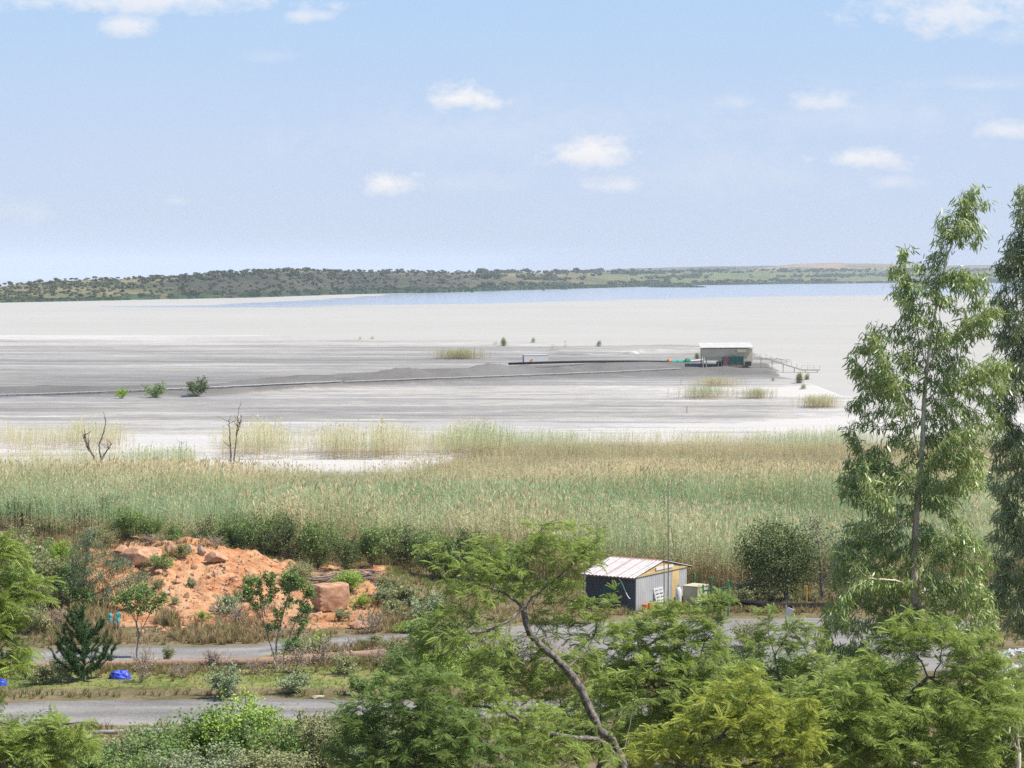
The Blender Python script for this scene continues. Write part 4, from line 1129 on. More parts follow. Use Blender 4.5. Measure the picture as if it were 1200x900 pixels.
def shed():
    d0 = 139.5; z0 = tz((745 - 600) / F * d0, d0)
    A = P(745, 720, d0); A[2] = z0                        # near corner
    u = norm(np.array([3.35, 5.2, 0])); v = norm(np.array([-2.9, 1.95, 0]))
    W, L = 6.15, 3.45; H = 2.02; HR = 2.62
    up = np.array([0, 0, 1.0])
    t = thing('corrugated_shed', 'small corrugated iron shed with a rust streaked pale roof in front of the reeds', 'shed', A)
    B = A + u * W; C = A + v * L; D = A + u * W + v * L; M = A + u * W / 2; M2 = M + v * L
    vv, q = corrugated(C, A, z0 - .05, z0 + H, z0 - .05, z0 + H)
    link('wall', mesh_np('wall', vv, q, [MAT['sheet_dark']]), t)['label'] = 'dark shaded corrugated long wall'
    g = MB()
    for s0, s1, k0, k1 in ((0.36, 0.52, 0.30, 0.95), (0.60, 0.80, 0.05, 0.42)):
        pa = C + (A - C) * s0; pb = C + (A - C) * s1
        vq, qq = corrugated(pa, pb, z0 + H * (1 - k1), z0 + H * (1 - k0), z0 + H * (1 - k1), z0 + H * (1 - k0)); nrm = -u
        g.add(vq - u * 0.02, qq)
    link('wall_patch', g.mesh('wall_patch', MAT['sheet_green']), t)['label'] = 'green sheets patched into the dark wall'
    m = MB()
    s_door0, s_door1 = 0.70, 0.84
    for s0, s1 in ((0, s_door0), (s_door1, 1.0)):
        vq, qq = corrugated(A + u * W * s0, A + u * W * s1, z0 - .05, z0 + H - 0.02, z0 - .05, z0 + H - 0.02, pitch=0.22); m.add(vq, qq)
    link('wall', m.mesh('wall', MAT['sheet_light']), t)['label'] = 'pale galvanised gable wall'
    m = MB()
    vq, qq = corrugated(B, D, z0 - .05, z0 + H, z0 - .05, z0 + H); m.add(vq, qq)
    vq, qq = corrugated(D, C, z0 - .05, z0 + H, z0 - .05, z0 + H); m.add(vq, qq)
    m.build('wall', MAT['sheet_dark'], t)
    m = MB(); m.box(A + u * W * (s_door0 + s_door1) / 2 + up * (H / 2) - v * 0.0, (W * (s_door1 - s_door0) - 0.01, 0.05, H - 0.02), u, v)
    dr = m.build('door', MAT['ply'], t)
    m = MB(); hp = A + u * W * (s_door1 - 0.02) + up * 1.0 - v * 0.05; m.tube([hp - up * .07, hp - v * .05 - up * .05, hp - v * .05 + up * .05, hp + up * .07], 0.012, 6)
    hd = m.build('handle', MAT['steel']); hd.parent = dr
    # tan gable boards
    for e, base in ((-v * 0.02, A), (v * 0.02, C)):
        m = MB(); m.poly_prism([base + up * H + e, base + u * W + up * H + e, base + u * W / 2 + up * (HR - 0.03) + e], e * 1.5)
        m.build('gable_board', MAT['ply'], t)
    m = MB(); m.box(A + u * W / 2 + up * (H + 0.02) - v * 0.06, (W + 0.1, 0.05, 0.13), u, v); m.build('beam', MAT['ply'], t)
    m = MB(); m.box(A + u * W * 0.53 + up * (H + 0.22) - v * 0.09, (2.1, 0.06, 0.17), u, v); m.build('fascia_panel', MAT['white'], t)
    # two roof planes with overhang, ribbed
    ov = 0.14; eo = 0.45
    for side in (0, 1):
        base = A if side == 0 else B
        inward = u if side == 0 else -u
        e0 = base - inward * eo - v * ov; e1 = base + v * (L + ov) - inward * eo
        r0 = A + u * W / 2 - v * ov; r1 = A + u * W / 2 + v * (L + ov)
        drop = (HR - H) / (W / 2) * eo
        ns, nv_ = 60, 2
        V = []; UV = []
        for i in range(ns + 1):
            tt = i / ns; rib = 0.03 if (i % 4) in (1, 2) else 0.0
            for j in range(nv_ + 1):
                k = j / nv_
                p = (e0 + (e1 - e0) * tt) * (1 - k) + (r0 + (r1 - r0) * tt) * k
                p = p.copy(); p[2] = z0 + H - drop + (HR - H + drop) * k + 0.05 + rib
                V.append(p); UV.append((tt, k))
        q = [(i * (nv_ + 1) + j, (i + 1) * (nv_ + 1) + j, (i + 1) * (nv_ + 1) + j + 1, i * (nv_ + 1) + j + 1) for i in range(ns) for j in range(nv_)]
        me = mesh_np('roof', np.array(V), np.array(q), [MAT['roof']])
        uvl = me.uv_layers.new(name='UVMap'); li = np.array([l.vertex_index for l in me.loops]); uvl.data.foreach_set('uv', np.array(UV)[li].ravel().astype(np.float32))
        link('roof', me, t)
        m = MB(); m.box((e0 + e1) / 2 + up * (H - drop + 0.005), (np.linalg.norm(e1 - e0), 0.06, 0.07), v, u); m.build('gutter_edge', MAT['maroon'], t)
    # loose white hose hanging from the eave
    h = []
    for k in np.linspace(0, 1, 14):
        p = A + v * (0.95 - 0.75 * k) - u * (0.42 - 0.1 * k); p[2] = z0 + H - 0.1 - 1.15 * k + 0.25 * math.sin(k * 6)*0.4
        h.append(p)
    m = MB(); m.tube(h, 0.03, 6); hs = m.build('hose', MAT['white']); tag(hs, 'white hose dangling down from the eave of the shed', 'hose')
    # things leaning on or standing by the gable wall
    c = A + u * 4.15 - v * 0.55; c[2] = tz(c[0], c[1])
    bt = thing('gas_cylinder', 'white gas cylinder standing before the gable wall of the shed', 'gas cylinder', c)
    m = MB(); m.tube([c + up * z for z in (0, 0.04, 0.5, 0.85, 0.98, 1.03)], [0.17, 0.19, 0.19, 0.18, 0.1, 0.05], 14); m.build('body', MAT['white'], bt, True)
    m = MB(); m.tube([c + up * 1.0, c + up * 1.16], [0.05, 0.05], 8); m.tube([c + up * 1.1 + u * -.12, c + up * 1.1 + u * .12], 0.02, 6); m.build('valve', MAT['steel'], bt)
    for k, (off, lab) in enumerate(((0.25, 'orange plastic bucket at the near corner of the shed'), (1.0, 'orange plastic bucket along the gable wall of the shed, beyond the corner'))):
        c = A + u * off - v * 0.45 ; c[2] = tz(c[0], c[1]); bk = thing('bucket', lab, 'bucket', c)
        m = MB(); m.tube([c + up * z for z in (0, 0.4, 0.42)], [0.15, 0.19, 0.2], 12); m.build('body', MAT['orangep'], bk)
        m = MB(); m.tube([c + up * 0.4 + u * .19 * math.cos(a) + up * 0.16 * math.sin(a) for a in np.linspace(0, PI, 9)], 0.012, 5); m.build('handle', MAT['steel'], bk)
    # white slatted pallet leaning on the wall
    c = A + u * 2.6 - v * 0.35; c[2] = tz(c[0], c[1]); pl = thing('pallet', 'white painted slatted pallet leaning against the gable wall of the shed', 'pallet', c)
    m = MB(); lean = norm(up - v * -0.3)
    for k in range(6): m.box(c + lean * (0.1 + 0.2 * k), (1.15, 0.03, 0.12), u, -v)
    for s in (-0.5, 0, 0.5): m.box(c + lean * 0.6 + u * s + v * 0.05, (0.08, 0.06, 1.2), u, np.cross(lean, u), lean)
    m.build('boards', MAT['white'], pl)
    c = C - u * 0.28 + (A - C) * 0.42 ; c[2] = tz(c[0], c[1])
    m = MB(); m.box(c + up * 0.42, (0.30, 0.05, 0.26), v, u); m.tube([c, c + up * 0.3], 0.03, 6)
    tag(m.build('notice_board', MAT['white']), 'small blank white board low against the dark wall of the shed', 'board')
    # slim poles
    for px, top, d, lab, rr in ((783, 566, 137.5, 'tall thin grey pole in front of the gable wall of the shed', 0.045), (778, 640, 138.2, 'short thin pole just left of the tall one before the shed', 0.035), (684.5, 626, 140.0, 'thin dark pole left of the shed roof', 0.05)):
        b = P(px, 700, d); b[2] = tz(b[0], b[1]) - 0.1; tp = P(px, top, d)
        m = MB(); m.tube([b, (b + tp) / 2 + np.array([0.02, 0, 0]), tp], [rr, rr * .9, rr * .7], 8); tag(m.build('pole', MAT['wood']), lab, 'pole')
    # beige tank and green pipe barriers right of the shed
    c = P(815, 700, 143.5); c[2] = tz(c[0], c[1]); tk = thing('water_tank', 'low cream box tank between the shed and the green pipe frame', 'tank', c)
    m = MB(); m.box(c + up * 0.5, (1.3, 1.0, 1.0), u, v); m.build('body', MAT['cream'], tk)
    m = MB(); m.box(c + up * 1.03, (1.38, 1.08, 0.07), u, v); m.build('lid', MAT['cream'], tk)
    def rail(lab, posts, bars, r=0.05):
        base = P(posts[0][0], 705, posts[0][1]); base[2] = tz(base[0], base[1]); g = thing('pipe_barrier', lab, 'barrier', base)
        for px, d, top in posts:
            b = P(px, 705, d); b[2] = tz(b[0], b[1]) - .05; tp = P(px, top, d); tp[0] = b[0]
            m = MB(); m.tube([b, tp], r, 8); m.tube([tp, tp + up * 0.06], [r * 1.3, r * 0.6], 8); m.build('post', MAT['greenp'], g)
        for (p0, y0, da), (p1, y1, db) in bars:
            m = MB(); m.tube([P(p0, y0, da), P(p1, y1, db)], r * .95, 8); m.build('rail', MAT['greenp'], g)
    rail('green pipe frame with a top and bottom rail right of the shed', [(824, 141, 686), (853.5, 137.5, 681)], [((824, 692.5, 141), (853.5, 688.5, 137.5)), ((838, 705.5, 139.3), (853.5, 703, 137.5))], 0.06)
    rail('pair of green posts behind the pipe frame at the reed edge', [(813.5, 146, 672), (833.5, 146, 677)], [((813.5, 699, 146), (833.5, 700, 146))], 0.055)
shed()

def hose_line():
    """black sagging pipe lagged in sheeting on short posts, right of the shed"""
    up = np.array([0, 0, 1.0])
    pts = [(806, 713), (826, 709), (843, 706), (862, 704.5), (880, 706.5), (900, 708.5), (925, 710.5), (950, 709.5), (975, 708.5), (1000, 708), (1040, 710), (1080, 713)]
    d = 141.0
    W = [P(px, py, 139.2 + 0.12 * k) for k, (px, py) in enumerate(pts)]
    t = np.linspace(0, len(W) - 1, 90); W = np.array([[np.interp(a, range(len(W)), [w[c] for w in W]) for c in range(3)] for a in t])
    W[:, 2] += (fbm(t * 1.3, 0 * t, 131) - 0.5) * 0.1
    r = 0.15 + 0.06 * fbm(t * 0.9, 0 * t, 132)
    base = W[0].copy(); base[2] = tz(base[0], base[1])
    th = thing('lagged_pipe', 'black sheeted pipe sagging on short posts across the yard edge', 'pipe', base)
    m = MB(); m.tube(W, r, 9); m.build('pipe', MAT['black'], th, True)
    for px, top, dd, mt, lab in ((871, 709, 139.9, 'black', 'black post'), (984, 709, 140.4, 'black', 'black post')):
        b = P(px, 720, dd); b[2] = tz(b[0], b[1]) - .05; tp = P(px, top, dd); tp[0] = b[0]
        m = MB(); m.tube([b, tp], 0.06, 7); o = m.build('support', MAT[mt], th)
    for px, top, dd, lab in ((876, 707.5, 140.2, 'short ochre painted post under the black pipe'), (945, 687, 140.6, 'tall ochre painted post rising past the black pipe')):
        b = P(px, 722, dd - 0.4); b[2] = tz(b[0], b[1]) - .05; tp = P(px, top, dd - 0.4); tp[0] = b[0]
        m = MB(); m.tube([b, tp], 0.055, 8); m.tube([tp, tp + up * 0.03], [0.07, 0.06], 8); tag(m.build('marker_post', MAT['yellow']), lab, 'post')
    # sign on a braced stand in the yard
    b = P(921, 765, 126.0); b[2] = tz(b[0], b[1]); st = thing('sign_stand', 'tilted white blank sign on a braced grey pole in the yard', 'sign', b)
    tp = P(921, 709, 126.0); tp[0] = b[0]
    m = MB(); m.tube([b, tp], 0.045, 8); m.build('pole', MAT['steel'], st)
    for s in (-0.55, 0.5):
        m = MB(); m.tube([b + np.array([s, -0.3, 0]), b + up * 1.15], 0.03, 6); m.build('brace', MAT['steel'], st)
    c = P(925, 717.5, 125.7); ux = norm(np.array([0.9, 0.1, -0.35])); uy = norm(np.array([-0.1, 0.95, 0.3]))
    m = MB(); m.box(c, (0.36, 0.04, 0.46), ux, uy); m.build('panel', MAT['white'], st)
hose_line()

def pump_house():
    up = np.array([0, 0, 1.0]); ex = np.array([1.0, 0, 0]); ey = np.array([0, 1.0, 0])
    d = 482.0; s = d / F
    X = lambda px: (px - 600) * s
    Z = lambda py: CAM_Z - (py - 320) * s
    zf = float(Z(430.0)); base = np.array([X(853), d + 3, zf])
    t = thing('pump_house', 'beige raised pump house with a pale overhanging roof on the grey spoil bank', 'building', base)
    DP = 6.0
    def bx(name, px0, px1, py0, py1, y0, y1, mat, lab=None):
        m = MB(); m.box(((X(px0) + X(px1)) / 2, d + (y0 + y1) / 2, (Z(py0) + Z(py1)) / 2), (abs(X(px1) - X(px0)), y1 - y0, abs(Z(py0) - Z(py1)))); o = m.build(name, MAT[mat], t)
        if lab: o['label'] = lab
        return o
    bx('wall', 823.5, 882, 408.5, 418.5, 0, DP, 'beige')
    bx('wall', 871.5, 882, 418.5, 428.5, 0, DP, 'beige')
    bx('wall_skirt', 826, 847, 418.6, 422.5, 0.1, 0.3, 'cream', 'lighter lower strip of the front wall')
    m = MB()
    r = [np.array([X(820.5), d - 0.3, Z(407.8)]), np.array([X(883), d - 0.3, Z(407.5)]), np.array([X(883), d + DP + 0.5, Z(402.8)]), np.array([X(820.5), d + DP + 0.5, Z(403.4)])]
    m.poly_prism(r, (0, 0, 0.10)); m.build('roof', MAT['pale_roof'], t)
    for px in (823.8, 827.5, 841.5, 845.5):
        bx('leg', px, px + 1.2, 418.4, 431.2, 0.2, 0.42, 'beige' if px < 830 else 'steel')
    for px in (823.8, 846): bx('leg', px, px + 1.2, 418.4, 430, DP - .5, DP - .25, 'steel')
    bx('bay_shade_sheet', 847, 871.4, 418.6, 427.8, 4.2, 4.4, 'bay_shade_machine_dark', 'dark sheet painted as the shade of the open bay behind the machinery')  # near-black sheet paints the shade inside the open bay
    bx('door_panel', 847.4, 855, 417.5, 429.2, -0.55, -0.35, 'maroon')
    bx('cage_panel', 855.6, 871, 418.4, 426.4, -0.5, -0.42, 'sheet_green')
    m = MB()
    for px in (855.6, 863, 871): m.box((X(px), d - 0.58, (Z(417.6) + Z(427)) / 2), (0.10, 0.12, Z(417.6) - Z(427)))
    for py in (417.6, 427.2): m.box((X(863.3), d - 0.58, Z(py)), (X(871.5) - X(855.2), 0.14, 0.12))
    m.build('cage_frame', MAT['sheet_green'], t)
    bx('plinth', 847, 872, 427.9, 430.2, -0.7, 1.5, 'rustpipe')
    bx('awning', 863.5, 874.5, 409.2, 412.8, -0.55, -0.03, 'cream')
    m = MB(); m.tube([(X(858), d - 0.3, Z(418.4)), (X(858.5), d - 0.3, Z(414.6)), (X(861), d - 0.3, Z(417.5))], 0.09, 6); m.build('exhaust', MAT['steel'], t)
    bx('motor', 873, 880, 423.5, 428.6, -1.0, -0.1, 'bay_shade_machine_dark')
    bx('motor', 840.5, 846, 423.8, 429.4, 1.0, 2.2, 'bay_shade_machine_dark')
    # walkway down to the pump float
    wy = d + 2.0; sw = wy / F
    Q = lambda px, py, dy=0: np.array([(px - 600) * (wy + dy) / F, wy + dy, CAM_Z - (py - 320) * (wy + dy) / F])
    g = thing('walkway', 'pale railed walkway sloping from the pump house down to the water', 'walkway', Q(920, 430))
    for dy in (0, 1.3):
        line = [Q(884, 419.2, dy), Q(898, 420.3, dy), Q(940, 433.6, dy), Q(961, 433.6, dy)]
        m = MB()
        for a, b in zip(line[:-1], line[1:]):
            e = norm(b - a); m.box((a + b) / 2, (np.linalg.norm(b - a), 0.08, 0.24), e, (0, 1, 0))
        m.build('beam', MAT['cream'], g)
        m = MB(); rl = [p + up * (1.0 if 0 < i else 0.9) for i, p in enumerate(line)]
        m.tube(rl, 0.05, 5); m.tube([p - up * 0.45 for p in rl], 0.035, 5); o = m.build('handrail', MAT['white'] if dy == 0 else MAT['ply'], g)
        ps = []
        for a, b in zip(line[:-1], line[1:]):
            n = max(1, int(round(np.linalg.norm(b - a) / 1.1)))
            ps += [a + (b - a) * k / n for k in range(n)]
        for p in ps + [line[-1]]:
            m = MB(); m.tube([p, p + up * 1.0], 0.04, 5); m.build('rail_post', MAT['cream'], g)
    m = MB(); ln = [Q(884, 419.6), Q(898, 420.7), Q(940, 434.0), Q(961, 434.0)]
    for a, b in zip(ln[:-1], ln[1:]): m.box((a + b) / 2 + ey * 0.65 - up * 0.02, (np.linalg.norm(b - a), 1.2, 0.06), norm(b - a), (0, 1, 0))
    m.build('deck', MAT['steel'], g)
    for px, py in ((892, 420.5), (905, 423), (918, 427), (931, 431), (944, 434), (958, 434)):
        for dy in (0.1, 1.2):
            b = Q(px, py, dy); m = MB(); m.tube([b, [b[0], b[1], min(tz(b[0], b[1]), 0) - 0.3]], 0.07, 6); m.build('pile', MAT['steel'], g)
pump_house()

def pipelines():
    up = np.array([0, 0, 1.0])
    def pl(name, lab, cat, pts, r, mat, step, d_at, sup=True, lift=0.0):
        px = np.arange(pts[0][0], pts[-1][0] + .1, 4.0); py = interp(px, pts)
        W = GV(px, py); k5 = np.ones(9) / 9
        for c_ in (0, 1): W[:, c_] = np.convolve(np.pad(W[:, c_], 4, mode='reflect', reflect_type='odd'), k5, 'valid')
        W[:, 0] = (px - 600) / F * W[:, 1]
        W[:, 2] = terr(W[:, 0], W[:, 1]) + r * 0.9
        zz = np.convolve(np.pad(W[:, 2], 4, mode='edge'), k5, 'valid'); W[:, 2] = np.maximum(zz + 0.15, W[:, 2])
        if not sup:
            for c_ in (1, 2): W[:, c_] = np.polyval(np.polyfit(px, W[:, c_], 2), px)
            W[:, 0] = (px - 600) / F * W[:, 1]; W[:, 2] += lift
        b0 = W[len(W) // 2].copy(); b0[2] = tz(b0[0], b0[1]); th = thing(name, lab, cat, b0)
        m = MB(); m.tube(W, r, 8); m.build('pipe', MAT[mat], th, True)
        if sup:
            for k in range(2, len(W) - 1, step):
                p = W[k]; gz = tz(p[0], p[1])
                m = MB(); m.tube([[p[0], p[1], min(gz, p[2]) - 0.15], [p[0], p[1], p[2] + r * 1.1]], 0.07, 6); m.tube([p - [0.14, 0, 0], p + [0.14, 0, 0]], r * 1.15, 8); m.build('support', MAT['steel'], th)
        return W
    bd = lambda off: (lambda p: 56460.0 / (interp(p, BERM) - 320.0) + off)
    pl('slurry_pipeline', 'long thin grey pipeline on low supports along the left part of the berm', 'pipeline', [(-60, 466), (0, 464.5), (60, 463), (160, 459.5), (230, 456.5), (320, 452), (400, 448.5)], 0.12, 'steel', 3, bd(12))
    pl('slurry_pipeline', 'thin grey pipe with dark couplings along the berm in front of the white container', 'pipeline', [(402, 448.8), (520, 444.5), (640, 440), (720, 437), (800, 433)], 0.10, 'steel', 5, bd(14))
    W = pl('black_pipe', 'thick black pipe running along the berm to the pump', 'pipe', [(596, 432), (606, 429.5), (620, 429), (700, 427), (780, 424.3)], 0.23, 'black', 100, lambda p: 497.0, sup=False, lift=0.35)
    # coloured pump train in line with the black pipe
    d = 497.0; s = d / F
    Q = lambda px, py, dy=0: np.array([(px - 600) * s, d + dy, CAM_Z - (py - 320) * s])
    b = Q(800, 424.5); b[2] = tz(b[0], b[1]); t = thing('pump_set', 'sea green pump and pipe beside the pump house', 'pump', b)
    m = MB(); m.tube([Q(780.3, 424.4), Q(803, 424)], 0.36, 10); [m.tube([Q(px, 424.2), Q(px + 1.0, 424.2)], 0.5, 10) for px in (780.4, 787, 794, 801)]; m.build('pipe', MAT['tealgreen'], t)
    m = MB(); m.tube([Q(802.5, 424.2), Q(804, 424.2), Q(808, 424.2), Q(810, 424.2)], [0.5, 0.8, 0.8, 0.4], 12); m.build('pump_casing', MAT['greenp'], t)
    m = MB(); m.tube([Q(810, 423.3), Q(824, 422.3)], 0.28, 9); m.build('outlet_pipe', MAT['white'], t)
    m = MB(); m.box(Q(797, 427.4), (4.4, 1.0, 0.25))
    for px in (787, 799, 807):
        c = Q(px, 428.4); m.box((c[0], c[1], c[2] - 0.3), (0.3, 0.9, 1.0))
    m.build('skid', MAT['bay_shade_machine_dark'], t)
    m = MB(); m.tube([Q(783.5, 425.6, -.6), Q(784.2, 423, -.6), Q(783, 420.6, -.6)], [0.42, 0.5, 0.3], 9); b2 = m.build('float', MAT['orangep']); tag(b2, 'orange float leaning on the end of the black pipe', 'float')
    # white container
    d = 530.0; s = d / F; c = Q2 = np.array([(627.5 - 600) * s, d, 0]); c[2] = tz(c[0], c[1])
    c[2] = max(c[2], CAM_Z - (430 - 320) * s) ; z0 = c[2] - 0.15
    t = thing('white_container', 'white box container with an orange streak on the grey flats behind the pipe', 'container', c)
    L = 5.4; Hh = 2.0; ux = norm(np.array([0.985, 0.17, 0])); uy = norm(np.array([-0.17, 0.985, 0]))
    m = MB(); m.box(np.array([c[0], c[1], z0 + Hh / 2]), (L, 2.2, Hh), ux, uy); m.build('body', MAT['white'], t)
    m = MB(); m.box(np.array([c[0], c[1], z0 + Hh + 0.04]), (L + .1, 2.3, 0.09), ux, uy); m.build('lid', MAT['white'], t)
    m = MB(); f = np.array([c[0], c[1], z0]) - uy * 1.115 - ux * 1.9
    m.poly_prism([f + [0.1, 0, 0.25], f + ux * 0.5 + [0, 0, 0.25], f + ux * 1.15 + [0, 0, 1.0], f + ux * 0.75 + [0, 0, 1.15]], -uy * 0.02); m.build('orange_streak', MAT['orangep'], t)
    m = MB(); m.box(np.array([c[0], c[1], z0 + Hh / 2]) - ux * (L / 2 + 0.01), (0.02, 2.0, Hh - 0.15), ux, uy); m.build('end_shade_sheet', MAT['steel'], t)  # grey sheet paints the shade on the white box's left end
    # rusty pipe by the track
    px = np.linspace(-120, 486, 90); py = interp(px, [(-120, 783), (0, 781), (110, 779), (230, 777), (300, 776), (360, 772), (420, 768), (486, 763)])
    W = GV(px, py + 3); k = np.ones(9) / 9
    for c_ in (1, 2): W[:, c_] = np.convolve(np.pad(W[:, c_], 4, mode='edge'), k, 'valid')
    W[:, 2] = terr(W[:, 0], W[:, 1]) + 0.13 ; W[:, 2] += (fbm(px * 0.02, 0 * px, 141) - 0.5) * 0.12
    b = W[45].copy(); b[2] = tz(b[0], b[1]); th = thing('rusty_pipe', 'long rust brown pipe lying along the verge between track and grass', 'pipe', b)
    m = MB(); m.tube(W, 0.21, 12); m.build('pipe', MAT['rustpipe'], th, True)
    for k in range(6, 90, 12):
        e = norm(W[k + 1] - W[k]); m = MB(); m.tube([W[k] - e * .06, W[k] + e * .06], 0.27, 12); m.build('flange', MAT['rustpipe'], th)
    # slim grey pipe in front of the road
    W = np.array([G(a, b) for a, b in ((95, 861), (130, 860), (170, 858.5), (205, 857))]); W[:, 2] += 0.09
    m = MB(); m.tube(W, 0.09, 8); tag(m.build('drain_pipe', MAT['steel'], None, True), 'slim grey pipe lying in the dirt in front of the gravel road', 'pipe')
pipelines()

def small_things():
    up = np.array([0, 0, 1.0])
    def rock(name, px, py, wpx, hpx, lab, mat='rock', seed=0, deep=0.8, boxy=0.0, sink=0.2, cat='rock'):
        b = G(px, py); s = b[1] / F; W, H = wpx * s * 0.95, hpx * s * 0.92
        import bmesh
        bm = bmesh.new(); bmesh.ops.create_icosphere(bm, subdivisions=4, radius=1.0)
        v = np.array([x.co[:] for x in bm.verts]); fcs = np.array([[x.index for x in f.verts] for f in bm.faces]); bm.free()
        if boxy: v = v / np.maximum(np.abs(v).max(1, keepdims=True) ** boxy, 1e-6)
        n = fbm(v[:, 0] * 1.5 + seed * 7, v[:, 1] * 1.5 + v[:, 2] * 1.2, seed) + 0.35 * fbm(v[:, 0] * 4 + seed, v[:, 2] * 4 + v[:, 1] * 3, seed + 4)
        v = v * ((0.66 + 0.5 * n[:, None]) if not boxy else (0.88 + 0.14 * n[:, None]))
        # flat broken facets
        for _ in range(5 if boxy else 16):
            d = norm(rng.normal(0, 1, 3)); h = rng.uniform(0.55, 0.82) if not boxy else 0.95; over = np.maximum(v @ d - h, 0); v = v - over[:, None] * d
        v = v * np.array([W / 2, W / 2 * deep, H / 2])
        a = seed * 1.7 if not boxy else 0.45
        v = np.stack([v[:, 0] * math.cos(a) * (1 if boxy else 1) - v[:, 1] * math.sin(a), v[:, 0] * math.sin(a) + v[:, 1] * math.cos(a), v[:, 2]], 1)
        v = v + b + up * H * (0.5 - sink)
        return tag(link(name, mesh_np(name, v, fcs, [MAT[mat]], smooth=False)), lab, cat)
    rock('boulder', 167, 662, 66, 34, 'largest smooth orange boulder on the crest of the earth mound', seed=2)
    rock('boulder', 200, 652, 22, 24, 'upright orange boulder just right of the largest one on the crest', seed=3, sink=.1)
    rock('boulder', 142, 656, 34, 28, 'craggy orange boulder left of the largest one on the mound', seed=5)
    rock('boulder', 254, 658, 30, 20, 'orange boulder at the right end of the mound crest', seed=6)
    rock('boulder', 236, 650, 14, 18, 'pale boulder between the upright and the right end boulders', 'rockpale', seed=7)
    rock('boulder', 222, 648, 12, 16, 'smallest pale boulder on the crest right of the upright one', 'rockpale', seed=8)
    rock('boulder', 388, 714, 50, 36, 'big square cut orange block on the low bank', seed=9, boxy=0.75, sink=0.05)
    rock('boulder', 420, 736, 34, 15, 'flat orange slab at the foot of the low bank', seed=10)
    rock('boulder', 252, 716, 18, 10, 'pale flat stone low on the face of the mound', 'rockpale', seed=11)
    rock('boulder', 186, 672, 22, 9, 'flat orange stone under the largest boulder', seed=12)
    rock('boulder', 196, 697, 12, 8, 'pale stone on the left face of the mound', 'rockpale', seed=13)
    rock('boulder', 45, 648, 34, 14, 'pale orange stones showing among the scrub at the left end of the bank', 'rockpale', seed=14)
    rock('boulder', 372, 818, 18, 5, 'pale flat rock on the verge of the gravel road', 'rockpale', seed=15)
    rock('boulder', 228, 853, 12, 6, 'greyish stone in the dirt in front of the gravel road', 'whiterock', seed=16)
    rock('boulder', 955, 768, 22, 10, 'pale pinkish stone in the yard behind the acacia crowns', 'rockpale', seed=17)
    # loose stones of the mound
    px = rng.uniform(125, 460, 4200); py = rng.uniform(655, 745, 4200)
    k = ~((px > 330) & (py < 690)) & (rng.random(4200) < np.where((px > 185) & (px < 330), 0.42, 0.14))
    pts = GV(px[k], py[k]); n = len(pts)
    tv = np.array([[1, 0, 0], [-1, 0, 0], [0, 1, 0], [0, -1, 0], [0, 0, 1], [0, 0, -1.]]) ; tf = np.array([[0, 2, 4], [2, 1, 4], [1, 3, 4], [3, 0, 4], [2, 0, 5], [1, 2, 5], [3, 1, 5], [0, 3, 5]])
    fr = frames(rng.normal(0, 1, (n, 3)), 1.0, n)
    v, f = scatter(tv, tf, pts, fr, np.stack([rng.uniform(.6, 1.3, n), rng.uniform(.6, 1.2, n), rng.uniform(.4, .9, n)], 1) * (rng.random(n)[:, None] ** 4 * 0.30 + 0.045))
    tag(link('loose_stones', mesh_np('loose_stones', v, f, [MAT['rock']])), 'loose orange stones strewn down the face of the earth mound', 'stones', kind='stuff')
    # white rubble strips at the right edge
    for (a, b, c, d_, lab) in ((1160, 772, 1300, 742, 'upper strip of white rubble at the right edge behind the eucalyptus'), (1168, 786, 1300, 758, 'lower strip of white rubble at the right edge')):
        n = 700; t = rng.random(n); px = a + (c - a) * t; py = b + (d_ - b) * t + rng.normal(0, 1.6, n); q = GV(px, py)
        fr = frames(rng.normal(0, 1, (n, 3)), 1.0, n); v, f = scatter(tv, tf, q, fr, np.stack([rng.uniform(.6, 1.3, n)] * 3, 1) * (rng.random(n)[:, None] ** 2 * 0.22 + 0.06))
        tag(link('white_rubble', mesh_np('white_rubble', v, f, [MAT['whiterock']])), lab, 'rubble', kind='stuff')
    # crumpled tarps
    def sack(name, px, py, wpx, hpx, mat, lab, cat, seed, boxy=0.3):
        b = G(px, py); s = b[1] / F; W, H = wpx * s, hpx * s
        nu, nv_ = 40, 20; v = []
        for j in range(nv_ + 1):
            for i in range(nu):
                th = 2 * PI * i / nu; ph = PI / 2 * j / nv_
                p = np.array([math.cos(th) * math.cos(ph), math.sin(th) * math.cos(ph), math.sin(ph)]); p = p / np.abs(p).max() ** boxy
                v.append(p)
        v = np.array(v); k = fbm(v[:, 0] * 2.2 + seed, v[:, 1] * 2.2 + v[:, 2] * 2, seed); k2 = np.abs(fbm(v[:, 0] * 4 + seed, v[:, 2] * 5 + v[:, 1] * 4, seed + 3, 2) - 0.5)
        v = v * (0.75 + 0.5 * (k[:, None] - 0.3) - 0.5 * k2[:, None]); v = v * np.array([W / 2, W / 2 * 0.7, H]) + b - up * 0.03
        q = [(j * nu + i, j * nu + (i + 1) % nu, (j + 1) * nu + (i + 1) % nu, (j + 1) * nu + i) for j in range(nv_) for i in range(nu)]
        tag(link(name, mesh_np(name, v, np.array(q), [MAT[mat]], smooth=True)), lab, cat)
    sack('tarp', 141, 795, 30, 13, 'blue', 'crumpled bright blue tarp beside the dark young conifer', 'tarp', 21)
    sack('tarp', 2, 803, 18, 11, 'blue', 'bright blue bundle at the left edge above the gravel road', 'tarp', 22)
    sack('bag', 194, 730, 16, 12, 'lilac', 'lilac plastic bag among the dry tufts at the foot of the mound', 'bag', 23)
